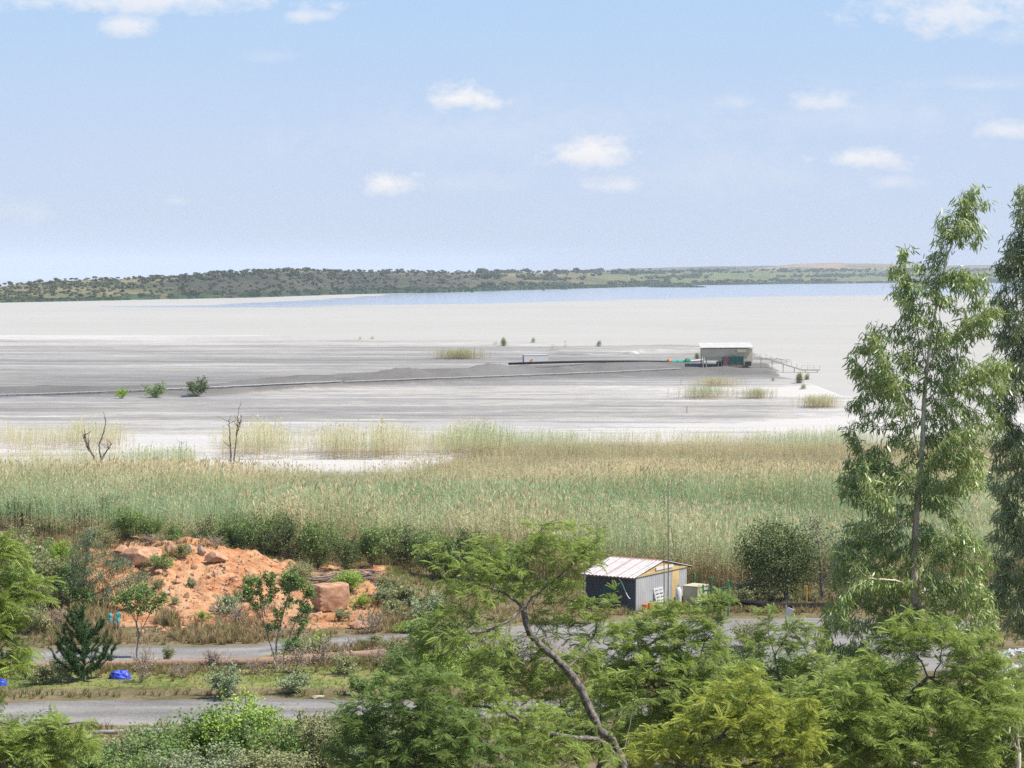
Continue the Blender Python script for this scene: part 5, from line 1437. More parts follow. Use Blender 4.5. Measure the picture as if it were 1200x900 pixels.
    # teal valve posts
    for px, hh, lab, bend in ((129.5, 18, 'plain teal valve post, left of its twin before the scrub', 0), (138.5, 19, 'teal valve post with a bent head right of its twin', 1)):
        b = G(px, 737); s = b[1] / F; H = hh * s; t = thing('valve_post', lab, 'valve', b)
        m = MB(); m.tube([b - up * .05, b + up * H * .8], 0.075, 9); m.build('post', MAT['teal'], t)
        m = MB(); m.tube([b + up * H * .8, b + up * H * .9, b + up * H + np.array([0.12 * bend, 0, 0])], [0.11, 0.12, 0.09], 9); m.build('cap', MAT['teal'], t)
        m = MB(); m.tube([b + up * H * .55 + np.array([0.0, -0.05, 0]), b + up * H * .55 + np.array([0.0, -0.28, 0])], 0.05, 7); m.tube([b + up * H * .55 + np.array([0.16 * math.cos(a), -0.28, 0.16 * math.sin(a)]) for a in np.linspace(0, 2 * PI, 15)], 0.02, 5); m.build('handwheel', MAT['teal'], t)
    # fence post in the verge
    b = G(489, 771); m = MB(); m.tube([b - up * 0.1, b + up * 1.0], [0.06, 0.05], 7); tag(m.build('fence_post', MAT['wood']), 'short dark fence post in the verge left of the big acacia', 'post')
    # dead trees on the mud
    def dead(name, lab, base, lines, r0, mat='deadwood', cat='dead tree', dd=None, twigs=0):
        b = G(*base); d = b[1] if dd is None else dd
        m = MB()
        for k, l in enumerate(lines):
            pts = []
            for j, p in enumerate(l):
                w_ = P(p[0], p[1], d); w_[1] += (p[2] if len(p) > 2 else 0)
                pts.append(w_)
            pts = np.array(pts)
            if k == 0: pts[0][2] = b[2] - 0.1
            n = len(pts) * 5; tt = np.linspace(0, len(pts) - 1, n)
            W = np.array([[np.interp(a, range(len(pts)), pts[:, c]) for c in range(3)] for a in tt]); W[1:-1] += rng.normal(0, 0.02, (n - 2, 3))
            rr = np.linspace(r0 * (1 if k == 0 else 0.72), r0 * 0.22, n)
            m.tube(W, rr, 6)
            for _ in range(twigs):
                i = rng.integers(n // 3, n); e = W[i] + np.array([rng.normal(0, .5), rng.normal(0, .3), rng.uniform(.3, 1.1)]); m.tube([W[i], (W[i] + e) / 2 + rng.normal(0, .06, 3), e], [r0 * .3, r0 * .2, r0 * .1], 4)
        tag(m.build(name, MAT[mat]), lab, cat)
    dead('dead_tree', 'forked leafless dead tree standing at the edge of the bare mud patch', (118, 559), [[(118, 559), (115, 545), (107, 530), (101, 517), (99, 503)], [(117, 552), (118, 538), (116, 522), (121, 508), (124, 494)], [(118, 540), (124, 530), (131, 520)], [(119, 556), (128, 545), (139, 541)], [(107, 530), (103, 526), (97, 510)]], 0.16, twigs=4)
    dead('dead_tree', 'slim twin stemmed dead tree standing alone in the mud patch', (271, 556), [[(271, 556), (270.5, 530), (269.5, 505), (268, 492)], [(272.5, 556), (275, 530), (277.5, 505), (279.5, 480)], [(277, 510), (281, 498), (283, 486)]], 0.12, twigs=5)
    dead('dead_tree', 'smallest dead stems between the forked and the slim dead trees', (211, 541), [[(211, 541), (212, 528), (213, 517)], [(211.5, 540), (215, 532), (219, 525)]], 0.08, twigs=3)
    dead('driftwood', 'bleached fallen branch in the straw reeds right of the forked dead tree', (155, 564), [[(155, 564), (163, 556), (172, 546)], [(161, 558), (161, 549), (163, 540)]], 0.1, 'palewood', 'driftwood')
    dead('branch', 'bleached bent stick on the grass beside the blue tarp', (134, 801), [[(134, 801), (143, 799), (152, 793)]], 0.04, 'palewood', 'branch')
    # a thin stake in the mud
    b = G(805, 484); m = MB(); m.tube([b - up * .1, b + up * 1.0], 0.05, 6); tag(m.build('stake', MAT['deadwood']), 'lone thin stake in the grey flat below the pump house', 'stake')
    # pile of cut brush
    b = G(405, 683); m = MB()
    for k in range(150):
        c = b + np.array([np.clip(rng.normal(0, 1.5), -2.6, 2.6), np.clip(rng.normal(0, 0.5), -0.9, 0.9), 0.0]); c[2] = tz(c[0], c[1]) + rng.random() * 0.75 * math.exp(-((c[0] - b[0]) / 2.3) ** 2)
        e = np.array([rng.choice([-1, 1]) * rng.uniform(0.9, 1.8), rng.normal(0, .35), rng.normal(0, .12)]); m.tube([c - e * .5, c + rng.normal(0, .06, 3), c + e * .6], [0.045, 0.035, 0.012], 5)
    tag(m.build('brush_pile', MAT['twig']), 'grey brown heap of cut branches behind the square orange block', 'brush pile')
small_things()

# ================================================================== SHRUBS
def shrub_proto(seed, nst=11, nleaf=1700, leafsize=0.075, wide=0.55, bare=False, upright=False):
    """about one unit tall, one unit wide: stem mesh and foliage mesh"""
    global rng
    keep = rng; rng = np.random.default_rng(seed)
    pos = [np.zeros(3)]; par = [-1]
    tips = []
    for k in range(nst):
        az = rng.random() * 2 * PI; tl = rng.uniform(0.1, 0.9 if not upright else 0.5)
        d = norm(np.array([math.cos(az) * tl, math.sin(az) * tl, 1.0])); last = 0; p = np.zeros(3)
        L = rng.uniform(0.6, 0.95)
        for j in range(6):
            d = norm(d + rng.normal(0, 0.16, 3) + np.array([0, 0, 0.02])); p = p + d * L / 6; pos.append(p); par.append(last); last = len(pos) - 1
            if j >= 2:
                for _ in range(2):
                    e = norm(d + rng.normal(0, 0.75, 3)); q = p; l2 = last
                    for jj in range(3):
                        q = q + norm(e + rng.normal(0, .25, 3)) * 0.085; pos.append(q); par.append(l2); l2 = len(pos) - 1
                    tips.append(l2)
            if j == 5: tips.append(last)
    pos = np.array(pos); par = np.array(par)
    r, kids = radii(pos, par, 0.004 if not bare else 0.006, 2.2, 0.035)
    v, q = branch_mesh(pos, par, r, 4)
    stem = (v, q)
    ids = np.nonzero((par >= 0) & (r < 0.012) & (pos[:, 2] > 0.12))[0]
    per = max(1, nleaf // max(1, len(ids)))
    rep = np.repeat(ids, per); n = len(rep); tv, tf = tpl_leaf()
    p = pos[rep] + rng.normal(0, 0.045, (n, 3)); d = rng.normal(0, 1, (n, 3)); d[:, 2] += 0.3
    fr = frames(d, 0.7, n); v, f = scatter(tv, tf, p, fr, leafsize * rng.uniform(0.5, 1.3, n))
    var = np.clip(0.6 * rng.random(n) + 0.4 * np.repeat(rng.random(len(ids)), per), 0, 1)
    rng = keep
    return stem, (v, f, np.repeat(var, len(tv)))
LEAFM = {
    'green': leafmat('shrub_green', [(0, (0.101, 0.174, 0.046)), (0.5, (0.174, 0.274, 0.072)), (1, (0.274, 0.383, 0.120))]),
    'dark': leafmat('shrub_dark', [(0, (0.072, 0.109, 0.046)), (0.5, (0.109, 0.155, 0.055)), (1, (0.183, 0.229, 0.091))]),
    'bright': leafmat('shrub_bright', [(0, (0.200, 0.328, 0.046)), (0.5, (0.301, 0.457, 0.064)), (1, (0.420, 0.566, 0.101))]),
    'olive': leafmat('shrub_olive', [(0, (0.192, 0.210, 0.091)), (0.5, (0.283, 0.292, 0.138)), (1, (0.401, 0.393, 0.200))]),
    'grey': leafmat('shrub_greygreen', [(0, (0.164, 0.218, 0.109)), (0.5, (0.274, 0.328, 0.183)), (1, (0.438, 0.492, 0.310))]),
    'dry': leafmat('shrub_dry', [(0, (0.310, 0.229, 0.155)), (0.5, (0.438, 0.328, 0.229)), (1, (0.566, 0.438, 0.310))], transl=0.2, tcol=(0.547, 0.401, 0.218)),
}
SP = {}
def shrub_meshes(kind, var):
    key = (kind, var)
    if key not in SP:
        if kind == 'dry': st, (v, f, a) = shrub_proto(900 + var, 14, 420, 0.05, bare=True)
        elif kind == 'big': st, (v, f, a) = shrub_proto(800 + var, 16, 5200, 0.05)
        else: st, (v, f, a) = shrub_proto(700 + var, 12, 2100, 0.085)
        SP[key] = (mesh_np('stems', *st, [MAT['twig']], smooth=True), mesh_np('foliage', v, f, [LEAFM['green']], {'var': a}))
    return SP[key]
def shrub(px, py, wpx, hpx, col, lab, group=None, big=False, at=None, name='shrub', cat='shrub'):
    b = G(px, py) if at is None else np.array(at, float); s = b[1] / F
    H = hpx * s; W = wpx * s
    kind = 'dry' if col == 'dry' else ('big' if big else 'std')
    stm, fol = shrub_meshes(kind, int(rng.integers(0, 4)))
    t = thing(name, lab, cat, b - [0, 0, 0.03], group); t.rotation_euler = (0, 0, rng.random() * 6.28); t.scale = (W / 1.05, W / 1.05, H / 0.95)
    a = bpy.data.objects.new('stems', stm); COL.objects.link(a); a.parent = t
    c = bpy.data.objects.new('foliage', fol); COL.objects.link(c); c.parent = t
    c.material_slots[0].link = 'OBJECT'; c.material_slots[0].material = LEAFM[col]
    return t
def row(items, desc, group, big=False):
    """items (px, base py, w, h, colour, look); labels count along the row from the left"""
    items = sorted(items, key=lambda i: i[0])
    for k, it in enumerate(items):
        look = it[5]
        pos = ORD[k] + ' from left among' if k < len(items) - 1 else 'rightmost of'
        if k == 0: pos = 'leftmost of'
        at = None
        if len(it) > 6: at = [(it[0] - 600) / F * it[6], it[6], tz((it[0] - 600) / F * it[6], it[6])]
        shrub(*it[:5], f'{look}, {pos} {desc}', group, big, at)
row([(200, 650, 40, 39, 'green', 'green bush', 166.4), (243, 655, 44, 46, 'olive', 'olive bush', 167.0), (272, 664, 52, 48, 'green', 'green bush', 167.6), (303, 672, 60, 60, 'green', 'tall green bush', 165.2), (338, 680, 56, 52, 'dark', 'dark green bush', 157.0),
     (372, 684, 58, 50, 'green', 'green bush', 156.3), (405, 682, 50, 36, 'dark', 'dark bush', 154.9), (436, 690, 62, 46, 'green', 'leafy green bush', 155.6), (474, 694, 60, 50, 'dark', 'dark green bush', 157.7), (510, 697, 58, 52, 'green', 'green bush', 154.9),
     (545, 700, 60, 56, 'dark', 'dark bush', 154.9), (585, 700, 60, 46, 'green', 'green bush', 154.9), (455, 700, 40, 26, 'olive', 'low olive bush'), (350, 690, 44, 30, 'olive', 'low olive bush'), (228, 648, 34, 25, 'grey', 'greyish bush', 166.4),
     (410, 694, 40, 24, 'bright', 'low bright bush'), (318, 684, 40, 31, 'olive', 'olive bush', 165.8)], 'bushes at the foot of the reeds', 'bushes at the foot of the reeds', True)
row([(-10, 618, 60, 34, 'green', 'green bush'), (25, 622, 50, 36, 'dark', 'dark green bush'), (48, 616, 44, 30, 'bright', 'bright green bush'), (82, 620, 46, 36, 'olive', 'olive bush'), (118, 624, 50, 40, 'dark', 'dark twiggy bush'),
     (150, 632, 44, 34, 'green', 'green bush'), (175, 634, 40, 28, 'green', 'low green bush'), (62, 628, 40, 18, 'green', 'low green bush')], 'bushes behind the left scrub', 'bushes along the back of the scrub', True)
row([(5, 650, 60, 30, 'olive', 'olive bush'), (70, 662, 34, 26, 'bright', 'bright yellow green bush'), (30, 672, 60, 36, 'green', 'green bush'), (50, 690, 60, 40, 'olive', 'olive bush'), (82, 694, 50, 36, 'green', 'green bush'),
     (20, 705, 60, 40, 'green', 'green bush'), (60, 715, 50, 30, 'olive', 'olive bush'), (95, 716, 46, 34, 'green', 'green bush'), (5, 735, 60, 40, 'green', 'green bush'), (38, 742, 50, 34, 'olive', 'olive bush'), (72, 740, 40, 30, 'dry', 'dry bush'), (115, 640, 40, 22, 'olive', 'low olive bush')],
    'bushes in the scrub left of the mound', 'bushes in the scrub left of the mound', True)
row([(182, 466, 24, 16, 'green', 'round green bush'), (230, 465, 23, 22, 'dark', 'darker round bush'), (143, 467, 13, 13, 'bright', 'small light green bush')], 'three bushes on the berm of the flats', 'bushes on the berm')
row([(190, 668, 26, 20, 'green', 'green tuft'), (212, 655, 20, 20, 'olive', 'olive tuft'), (185, 690, 16, 14, 'olive', 'olive tuft'), (238, 728, 13, 14, 'bright', 'bright yellow green tuft'), (268, 720, 34, 26, 'grey', 'greyish bush'), (278, 735, 36, 30, 'dry', 'dry twiggy bush'),
     (292, 690, 24, 16, 'green', 'green tuft'), (285, 704, 24, 14, 'olive', 'olive tuft'), (225, 690, 14, 12, 'grey', 'grey tuft'), (205, 708, 12, 10, 'olive', 'small olive tuft'), (248, 640, 28, 12, 'dry', 'dry tuft'), (180, 636, 30, 12, 'dry', 'dry tuft'),
     (424, 712, 20, 18, 'bright', 'round bright green bush'), (352, 738, 30, 22, 'dry', 'dry bush'), (440, 742, 40, 28, 'dry', 'dry bush'), (462, 722, 30, 22, 'olive', 'olive bush'), (400, 728, 26, 14, 'olive', 'low olive tuft'), (478, 742, 22, 16, 'bright', 'bright tuft'),
     (480, 712, 44, 30, 'olive', 'olive bush'), (310, 722, 28, 20, 'dry', 'dry bush'), (450, 706, 28, 18, 'grey', 'greyish tuft'), (500, 728, 40, 30, 'grey', 'greyish bush'), (320, 746, 26, 14, 'dry', 'low dry tuft')],
    'bushes on the orange mound', 'small bushes on the orange mound and bank')
row([(500, 760, 60, 34, 'green', 'green bush'), (535, 772, 60, 40, 'olive', 'olive bush'), (345, 764, 34, 18, 'green', 'low green bush'), (438, 760, 34, 16, 'olive', 'low olive bush'), (575, 768, 60, 36, 'dry', 'dry bush'), (470, 790, 44, 30, 'green', 'green bush'),
     (520, 800, 60, 40, 'bright', 'bright bush'), (560, 795, 50, 36, 'olive', 'olive bush'), (640, 770, 50, 26, 'dry', 'dry bush')],
    'bushes at the right end of the dirt track', 'bushes at the end of the dirt track', True)
row([(52, 802, 38, 28, 'olive', 'olive bush'), (165, 800, 34, 40, 'dry', 'bare twiggy bush'), (197, 774, 18, 16, 'olive', 'small olive tuft'), (215, 794, 34, 20, 'dry', 'dry bush'), (262, 818, 46, 38, 'grey', 'sparse greyish bush'), (345, 790, 60, 34, 'dry', 'wide dry bush'),
     (378, 780, 50, 38, 'dry', 'tall dry bush'), (405, 790, 34, 26, 'olive', 'olive bush'), (448, 782, 36, 26, 'dry', 'dry bush'), (372, 770, 26, 34, 'bright', 'thin light green bush'), (425, 806, 26, 12, 'olive', 'low olive tuft'), (30, 796, 20, 26, 'green', 'green bush'),
     (70, 790, 30, 18, 'dark', 'dark low bush'), (345, 812, 44, 26, 'grey', 'sparse greyish bush'), (424, 816, 30, 26, 'green', 'green bush'), (470, 772, 30, 24, 'olive', 'olive bush'), (300, 790, 34, 22, 'dry', 'dry bush'), (250, 780, 40, 20, 'dry', 'dry bush')],
    'bushes along the rusty pipe', 'bushes along the pipe and verge')
row([(-10, 905, 90, 50, 'olive', 'olive bush'), (55, 900, 80, 56, 'green', 'green bush'), (110, 905, 90, 46, 'olive', 'olive bush'), (165, 905, 80, 50, 'grey', 'greyish bush'), (200, 912, 90, 58, 'green', 'leafy green bush'), (245, 905, 100, 70, 'green', 'tall leafy green bush'),
     (285, 905, 110, 80, 'bright', 'tallest bright green bush'), (335, 915, 90, 66, 'green', 'green bush'), (375, 915, 90, 76, 'olive', 'olive green bush'), (420, 915, 90, 80, 'green', 'green bush'), (455, 930, 90, 70, 'dark', 'dark green bush'), (310, 930, 110, 50, 'olive', 'low olive bush'), (140, 930, 110, 60, 'green', 'low green bush'),
     (30, 935, 100, 60, 'green', 'low green bush'), (232, 935, 100, 60, 'grey', 'greyish low bush'), (510, 935, 110, 80, 'green', 'green bush')],
    'bushes below the gravel road', 'bushes in front of the gravel road', True)
row([(880, 760, 50, 30, 'olive', 'olive bush'), (800, 800, 60, 36, 'green', 'green bush'), (860, 806, 70, 44, 'dark', 'dark green bush'), (930, 800, 60, 34, 'green', 'green bush'), (1000, 800, 70, 40, 'green', 'green bush'), (1140, 790, 60, 36, 'olive', 'olive bush'), (735, 800, 60, 34, 'dry', 'dry bush'), (670, 800, 70, 40, 'olive', 'olive bush'), (600, 790, 60, 34, 'dry', 'dry bush')],
    'bushes on the near yard edge', 'bushes on the near edge of the yard', True)
row([(880, 706, 70, 24, 'olive', 'low olive bush'), (1010, 704, 70, 30, 'dry', 'dry bush'), (1120, 712, 80, 36, 'dry', 'dry bush'), (1190, 716, 70, 34, 'olive', 'olive bush')],
    'bushes between shed and reeds', 'bushes at the reed edge right of the shed', True)

# ================================================================== TREES
MAT['acacia_bark'] = solid('acacia_bark', (0.07, 0.06, 0.052), (0.24, 0.21, 0.18), 0.95, 9.0, bmp=1.0, lo=0.38, hi=0.64)
MAT['euc_bark'] = solid('eucalyptus_bark', (0.66, 0.58, 0.47), (0.33, 0.22, 0.165), 0.75, 0.9, stretch=(2, 2, 0.5), lo=0.50, hi=0.66)
MAT['stem_bark'] = solid('sapling_bark', (0.15, 0.13, 0.12), (0.27, 0.24, 0.22), 0.9, 5.0)
MAT['acacia'] = leafmat('acacia_leaves', [(0, (0.179, 0.251, 0.060)), (0.45, (0.258, 0.343, 0.086)), (0.8, (0.343, 0.430, 0.113)), (1, (0.462, 0.502, 0.158))], transl=0.34, tcol=(0.475, 0.554, 0.092), big=0.9)
MAT['acacia_yellow'] = leafmat('acacia_yellow_leaves', [(0, (0.224, 0.277, 0.053)), (0.5, (0.337, 0.390, 0.073)), (1, (0.502, 0.515, 0.113))], transl=0.34, tcol=(0.554, 0.581, 0.079), big=0.9)
MAT['acacia_deep'] = leafmat('acacia_deep_leaves', [(0, (0.113, 0.185, 0.053)), (0.5, (0.179, 0.264, 0.077)), (1, (0.264, 0.350, 0.113))], transl=0.34, tcol=(0.370, 0.475, 0.079), big=0.9)
MAT['euc'] = leafmat('eucalyptus_leaves', [(0, (0.134, 0.196, 0.063)), (0.45, (0.211, 0.289, 0.091)), (0.75, (0.336, 0.427, 0.140)), (0.92, (0.502, 0.545, 0.224)), (1, (0.703, 0.460, 0.196))], transl=0.22, rough=0.36, spec=0.55, tcol=(0.502, 0.580, 0.084), big=0.7)
MAT['euc_grey'] = leafmat('grey_eucalyptus_leaves', [(0, (0.155, 0.199, 0.090)), (0.5, (0.247, 0.297, 0.129)), (0.9, (0.413, 0.455, 0.218)), (1, (0.773, 0.592, 0.277))], transl=0.2, rough=0.40, spec=0.45, big=0.6)
MAT['round_leaf'] = leafmat('round_tree_leaves', [(0, (0.063, 0.099, 0.030)), (0.5, (0.105, 0.147, 0.045)), (1, (0.175, 0.211, 0.077))], transl=0.25, big=0.6)
MAT['faded_leaf'] = leafmat('faded_tree_leaves', [(0, (0.125, 0.133, 0.077)), (0.5, (0.196, 0.189, 0.119)), (1, (0.295, 0.265, 0.183))], transl=0.25)
MAT['wattle'] = leafmat('wattle_leaves', [(0, (0.099, 0.147, 0.077)), (0.5, (0.161, 0.217, 0.119)), (1, (0.308, 0.364, 0.231))], transl=0.3, big=0.6)
MAT['conifer'] = leafmat('conifer_needles', [(0, (0.025, 0.069, 0.028)), (0.5, (0.049, 0.112, 0.039)), (1, (0.125, 0.239, 0.056))], transl=0.2)

# --- big acacia in the centre
D0 = 60.0
gz = lambda px, d, dx=0: np.array([(px - 600) / F * d, d, tz((px - 600) / F * d, d) - 0.1])
L = px_lines([
    [(735, 960), (733, 925), (728, 893), (718, 868)],
    [(718, 868), (703, 856), (690, 830), (680, 806), (664, 784), (650, 770), (632, 755), (620, 742), (615, 724), (613, 712)],
    [(613, 712, 0), (602, 702, -.3), (585, 692, -.5), (572, 688, -.6)],
    [(614, 716, 0), (624, 700, .3), (640, 688, .5), (655, 676, .7), (668, 664, .8)],
    [(613, 710), (613, 690, .2), (618, 660, .3), (628, 632, .3), (636, 616, .2)],
    [(613, 712), (596, 728, -.5), (575, 738, -.7), (555, 742, -.8)],
    [(650, 770), (640, 745, .5), (628, 722, .8), (622, 700, 1.0)],
    [(718, 868), (722, 848, -.3), (734, 828, -.5), (750, 820, -.6), (770, 818, -.7), (790, 808, -.6), (806, 790, -.5)],
    [(703, 856), (690, 848, -.4), (672, 844, -.6), (650, 836, -.8)],
    [(726, 890), (700, 866, -.8), (670, 865, -1.2), (636, 858, -1.4), (610, 845, -1.5), (585, 830, -1.5), (560, 828, -1.4), (545, 829, -1.4)],
    [(610, 845, -1.5), (588, 850, -1.6), (560, 862, -1.8), (540, 872, -2)],
    [(664, 784), (690, 760, .8), (700, 735, 1.2), (690, 705, 1.4)],
    [(728, 893), (736, 860, .8), (742, 830, 1.2), (745, 800, 1.4), (752, 770, 1.5)],
    [(800, 795, -.5), (830, 770, -.4), (846, 742, -.2)]], D0)
L[0][0] = gz(735, D0)
att = blob_points([(655, 640, 40, 24, 0.3), (690, 650, 24, 22, 0.8), (632, 622, 16, 10), (575, 655, 36, 26, -.4), (545, 680, 30, 28, -.8), (598, 672, 40, 24, .5), (660, 690, 32, 20, 1.3), (520, 745, 36, 34, -1), (555, 720, 30, 20, -.6), (575, 765, 30, 24, -1),
                   (505, 790, 30, 24, -1), (596, 790, 36, 30, 1.0), (640, 815, 40, 24, 1.2), (560, 810, 40, 28, -1.6), (600, 850, 50, 30, -2), (520, 850, 44, 34, -2), (680, 760, 30, 26, 1), (630, 885, 46, 20, -1.6), (700, 800, 22, 26, 1.6),
                   (505, 640, 14, 12, -.6, .6), (690, 895, 30, 14, -1.2), (575, 730, 26, 18, -.6, .6), (650, 725, 26, 22, 1.4, .6), (690, 720, 26, 24, 1.2, .7), (720, 690, 18, 16, 1.3, .6), (540, 700, 26, 20, -.8, .8), (700, 620, 14, 12, .6, .7), (480, 770, 22, 20, -1, .8), (560, 625, 12, 10, -.3, .6)], D0, 7.5)
make_tree('acacia_tree', 'big feathery acacia with bare crooked limbs in the centre foreground', 'tree', L, att, 0.16, 0.0055, 2.15, 0.155, MAT['acacia_bark'], MAT['acacia'], 'frond', 6, 0.268, dk=0.217, jit=0.28, leaf_r=1.7, bare=0.30)
# right half of the thicket: a second acacia whose crown spreads below the shed
D1 = 63.0
L = px_lines([[(790, 960), (792, 920), (800, 880), (806, 850), (812, 820), (818, 780), (826, 752), (846, 724)], [(806, 850), (780, 825), (765, 800), (752, 770), (745, 742)], [(812, 822), (838, 806), (858, 800), (872, 812)], [(800, 880), (830, 850), (850, 842, -.6)], [(818, 780), (796, 760), (786, 735)]], D1); L[0][0] = gz(790, D1)
att = blob_points([(752, 760, 48, 34), (800, 745, 46, 30), (730, 740, 24, 20), (806, 712, 30, 14, 0, .8), (846, 700, 26, 12, 0, .7), (770, 715, 24, 16, 0, .6), (790, 800, 50, 34, -.5), (850, 800, 44, 30, .2), (730, 800, 30, 28, .5), (830, 850, 60, 36, -.6), (880, 830, 40, 30), (770, 855, 40, 30, 0)], D1, 6.0)
make_tree('acacia_tree', 'spreading acacia whose light crown hides the foot of the shed', 'tree', L, att, 0.17, 0.0055, 2.15, 0.13, MAT['acacia_bark'], MAT['acacia'], 'frond', 7, 0.277, dk=0.234, jit=0.28, leaf_r=1.9)
# yellowish acacia at the bottom
D2 = 52.0
L = px_lines([[(800, 1010), (806, 960), (815, 900), (838, 870), (868, 838), (880, 822)], [(838, 870), (850, 862), (872, 858), (886, 866)], [(815, 905), (790, 890), (770, 880)], [(838, 870), (826, 845), (820, 820)], [(815, 900), (850, 905), (900, 890), (930, 880)]], D2); L[0][0] = gz(800, D2)
att = blob_points([(770, 880, 36, 24), (850, 830, 50, 24), (900, 845, 50, 30), (920, 885, 44, 28), (860, 890, 50, 26), (800, 860, 34, 24), (950, 850, 24, 30), (880, 790, 30, 16, 0, .6)], D2, 7.0)
make_tree('acacia_tree', 'yellow green acacia at the bottom edge with a dark slanting branch', 'tree', L, att, 0.15, 0.005, 2.15, 0.11, MAT['acacia_bark'], MAT['acacia_yellow'], 'frond', 7, 0.260, dk=0.209, jit=0.28, leaf_r=1.9)
# right acacia with the bare branch in front of the eucalyptus trunk
D3 = 56.0
L = px_lines([[(1030, 1000), (1034, 940), (1036, 890), (1042, 856), (1054, 832), (1070, 812), (1087, 794), (1110, 792), (1124, 794)], [(1087, 794), (1080, 775), (1066, 758), (1052, 742), (1048, 728)], [(1080, 775), (1062, 762), (1045, 752)], [(1087, 794), (1105, 802), (1125, 812), (1150, 822)], [(1092, 792), (1102, 778), (1104, 760)], [(1036, 890), (1000, 860, -.4), (975, 830, -.6), (960, 810, -.6)], [(1042, 856), (1066, 880, -.7), (1100, 876, -1), (1140, 862, -1)], [(1054, 832), (1040, 800, .8), (1020, 780, 1)]], D3); L[0][0] = gz(1030, D3)
att = blob_points([(1080, 735, 40, 20), (1125, 755, 44, 24), (1050, 760, 28, 26), (1150, 790, 40, 26), (1000, 805, 40, 30, -.5), (1040, 800, 36, 28, 1), (970, 830, 36, 30, -.6), (1100, 840, 50, 34, -.5), (1030, 860, 50, 36, -1), (1150, 845, 40, 34, -1), (980, 880, 40, 30, -.8), (1100, 890, 60, 30, -1), (1180, 820, 24, 30)], D3, 6.5)
make_tree('acacia_tree', 'feathery acacia with a bare forked branch in front of the pale eucalyptus trunk', 'tree', L, att, 0.155, 0.005, 2.15, 0.13, MAT['acacia_bark'], MAT['acacia'], 'frond', 7, 0.268, dk=0.217, jit=0.28, leaf_r=1.9)
# lower left skirt of the thicket, deeper green
D4 = 57.0
L = px_lines([[(505, 1000), (500, 950), (492, 905), (480, 868), (470, 840)], [(492, 905), (460, 880), (430, 860), (412, 846)], [(492, 905), (530, 880), (548, 850)], [(480, 868), (500, 835), (505, 805)], [(500, 950), (440, 920), (415, 900)]], D4); L[0][0] = gz(505, D4)
att = blob_points([(470, 815, 34, 26), (430, 840, 36, 24), (500, 850, 44, 34), (415, 880, 34, 26), (460, 880, 50, 30), (540, 880, 44, 32), (590, 890, 30, 24), (500, 795, 26, 20)], D4, 8.0)
make_tree('acacia_tree', 'deep green low acacia at the left foot of the thicket beside the gravel road', 'tree', L, att, 0.155, 0.005, 2.15, 0.11, MAT['acacia_bark'], MAT['acacia_deep'], 'frond', 7, 0.268, dk=0.217, jit=0.28, leaf_r=1.9)
# slim light acacia before the yard
D5 = 72.0
L = px_lines([[(918, 960), (917, 900), (915, 850), (915, 832), (914, 812), (912, 790), (908, 768), (900, 740), (904, 712)], [(915, 832), (930, 818), (944, 800), (958, 786)], [(912, 790), (890, 775), (878, 762)], [(908, 768), (922, 745), (930, 725)], [(915, 850), (890, 838), (870, 826)]], D5); L[0][0] = gz(918, D5)
att = blob_points([(904, 716, 18, 10), (890, 750, 26, 16), (925, 745, 30, 16), (950, 775, 26, 16), (885, 775, 24, 14), (905, 790, 30, 14), (962, 740, 14, 9), (880, 815, 36, 20), (935, 815, 36, 20), (905, 850, 50, 26)], D5, 6.0)
make_tree('acacia_tree', 'slim pale green young acacia standing in front of the white sign', 'tree', L, att, 0.17, 0.006, 2.15, 0.1, MAT['acacia_bark'], MAT['acacia'], 'frond', 7, 0.277, dk=0.242, jit=0.25, leaf_r=1.9)
# dense thicket behind, at the bottom right
D6 = 68.0
for px, blobs, lab in ((985, [(960, 830, 50, 34), (1000, 790, 44, 24), (1040, 830, 50, 36), (930, 870, 50, 30), (1000, 880, 60, 30)], 'bushy green acacia filling the gap between the slim acacia and the eucalyptus'),
                       (700, [(690, 850, 40, 30), (740, 860, 40, 36), (650, 870, 40, 26), (720, 810, 30, 26), (780, 870, 30, 30)], 'shaded green acacia behind the dark fork of the central acacia'),
                       (1165, [(1150, 860, 40, 36), (1190, 850, 40, 40), (1210, 800, 30, 36), (1120, 880, 40, 30), (1180, 890, 50, 26)], 'bushy acacia in the bottom right corner')):
    L = px_lines([[(px, 985), (px - 2, 930), (px + 3, 890), (px + 6, 850)], [(px - 2, 930), (px - 26, 890), (px - 36, 862)], [(px + 2, 900), (px + 30, 870), (px + 44, 850)]], D6); L[0][0] = gz(px, D6)
    make_tree('acacia_tree', lab, 'tree', L, blob_points(blobs, D6, 4.5), 0.19, 0.006, 2.15, 0.10, MAT['acacia_bark'], MAT['acacia_deep'] if px == 700 else MAT['acacia'], 'frond', 7, 0.295, dk=0.267, jit=0.28, leaf_r=1.9)
# fronds reaching in at the left edge
D7 = 48.0
L = px_lines([[(-70, 1010), (-66, 900), (-60, 820), (-50, 760), (-30, 720), (-5, 706), (20, 700)], [(-60, 820), (-20, 790), (8, 770)], [(-50, 760), (-30, 690), (-10, 650), (2, 632)], [(-30, 720), (0, 740), (16, 752)]], D7); L[0][0] = gz(-70, D7)
att = blob_points([(-10, 650, 36, 26), (6, 636, 14, 10), (20, 690, 38, 22), (-10, 720, 40, 30), (10, 765, 30, 24), (-30, 790, 40, 40), (40, 695, 26, 14), (-40, 680, 30, 30)], D7, 7.0)
make_tree('acacia_tree', 'bright acacia reaching in at the left edge with broad feathery fronds', 'tree', L, att, 0.14, 0.005, 2.15, 0.10, MAT['acacia_bark'], MAT['acacia'], 'frond', 7, 0.311, dk=0.202, jit=0.28, leaf_r=1.9)
D8 = 45.0
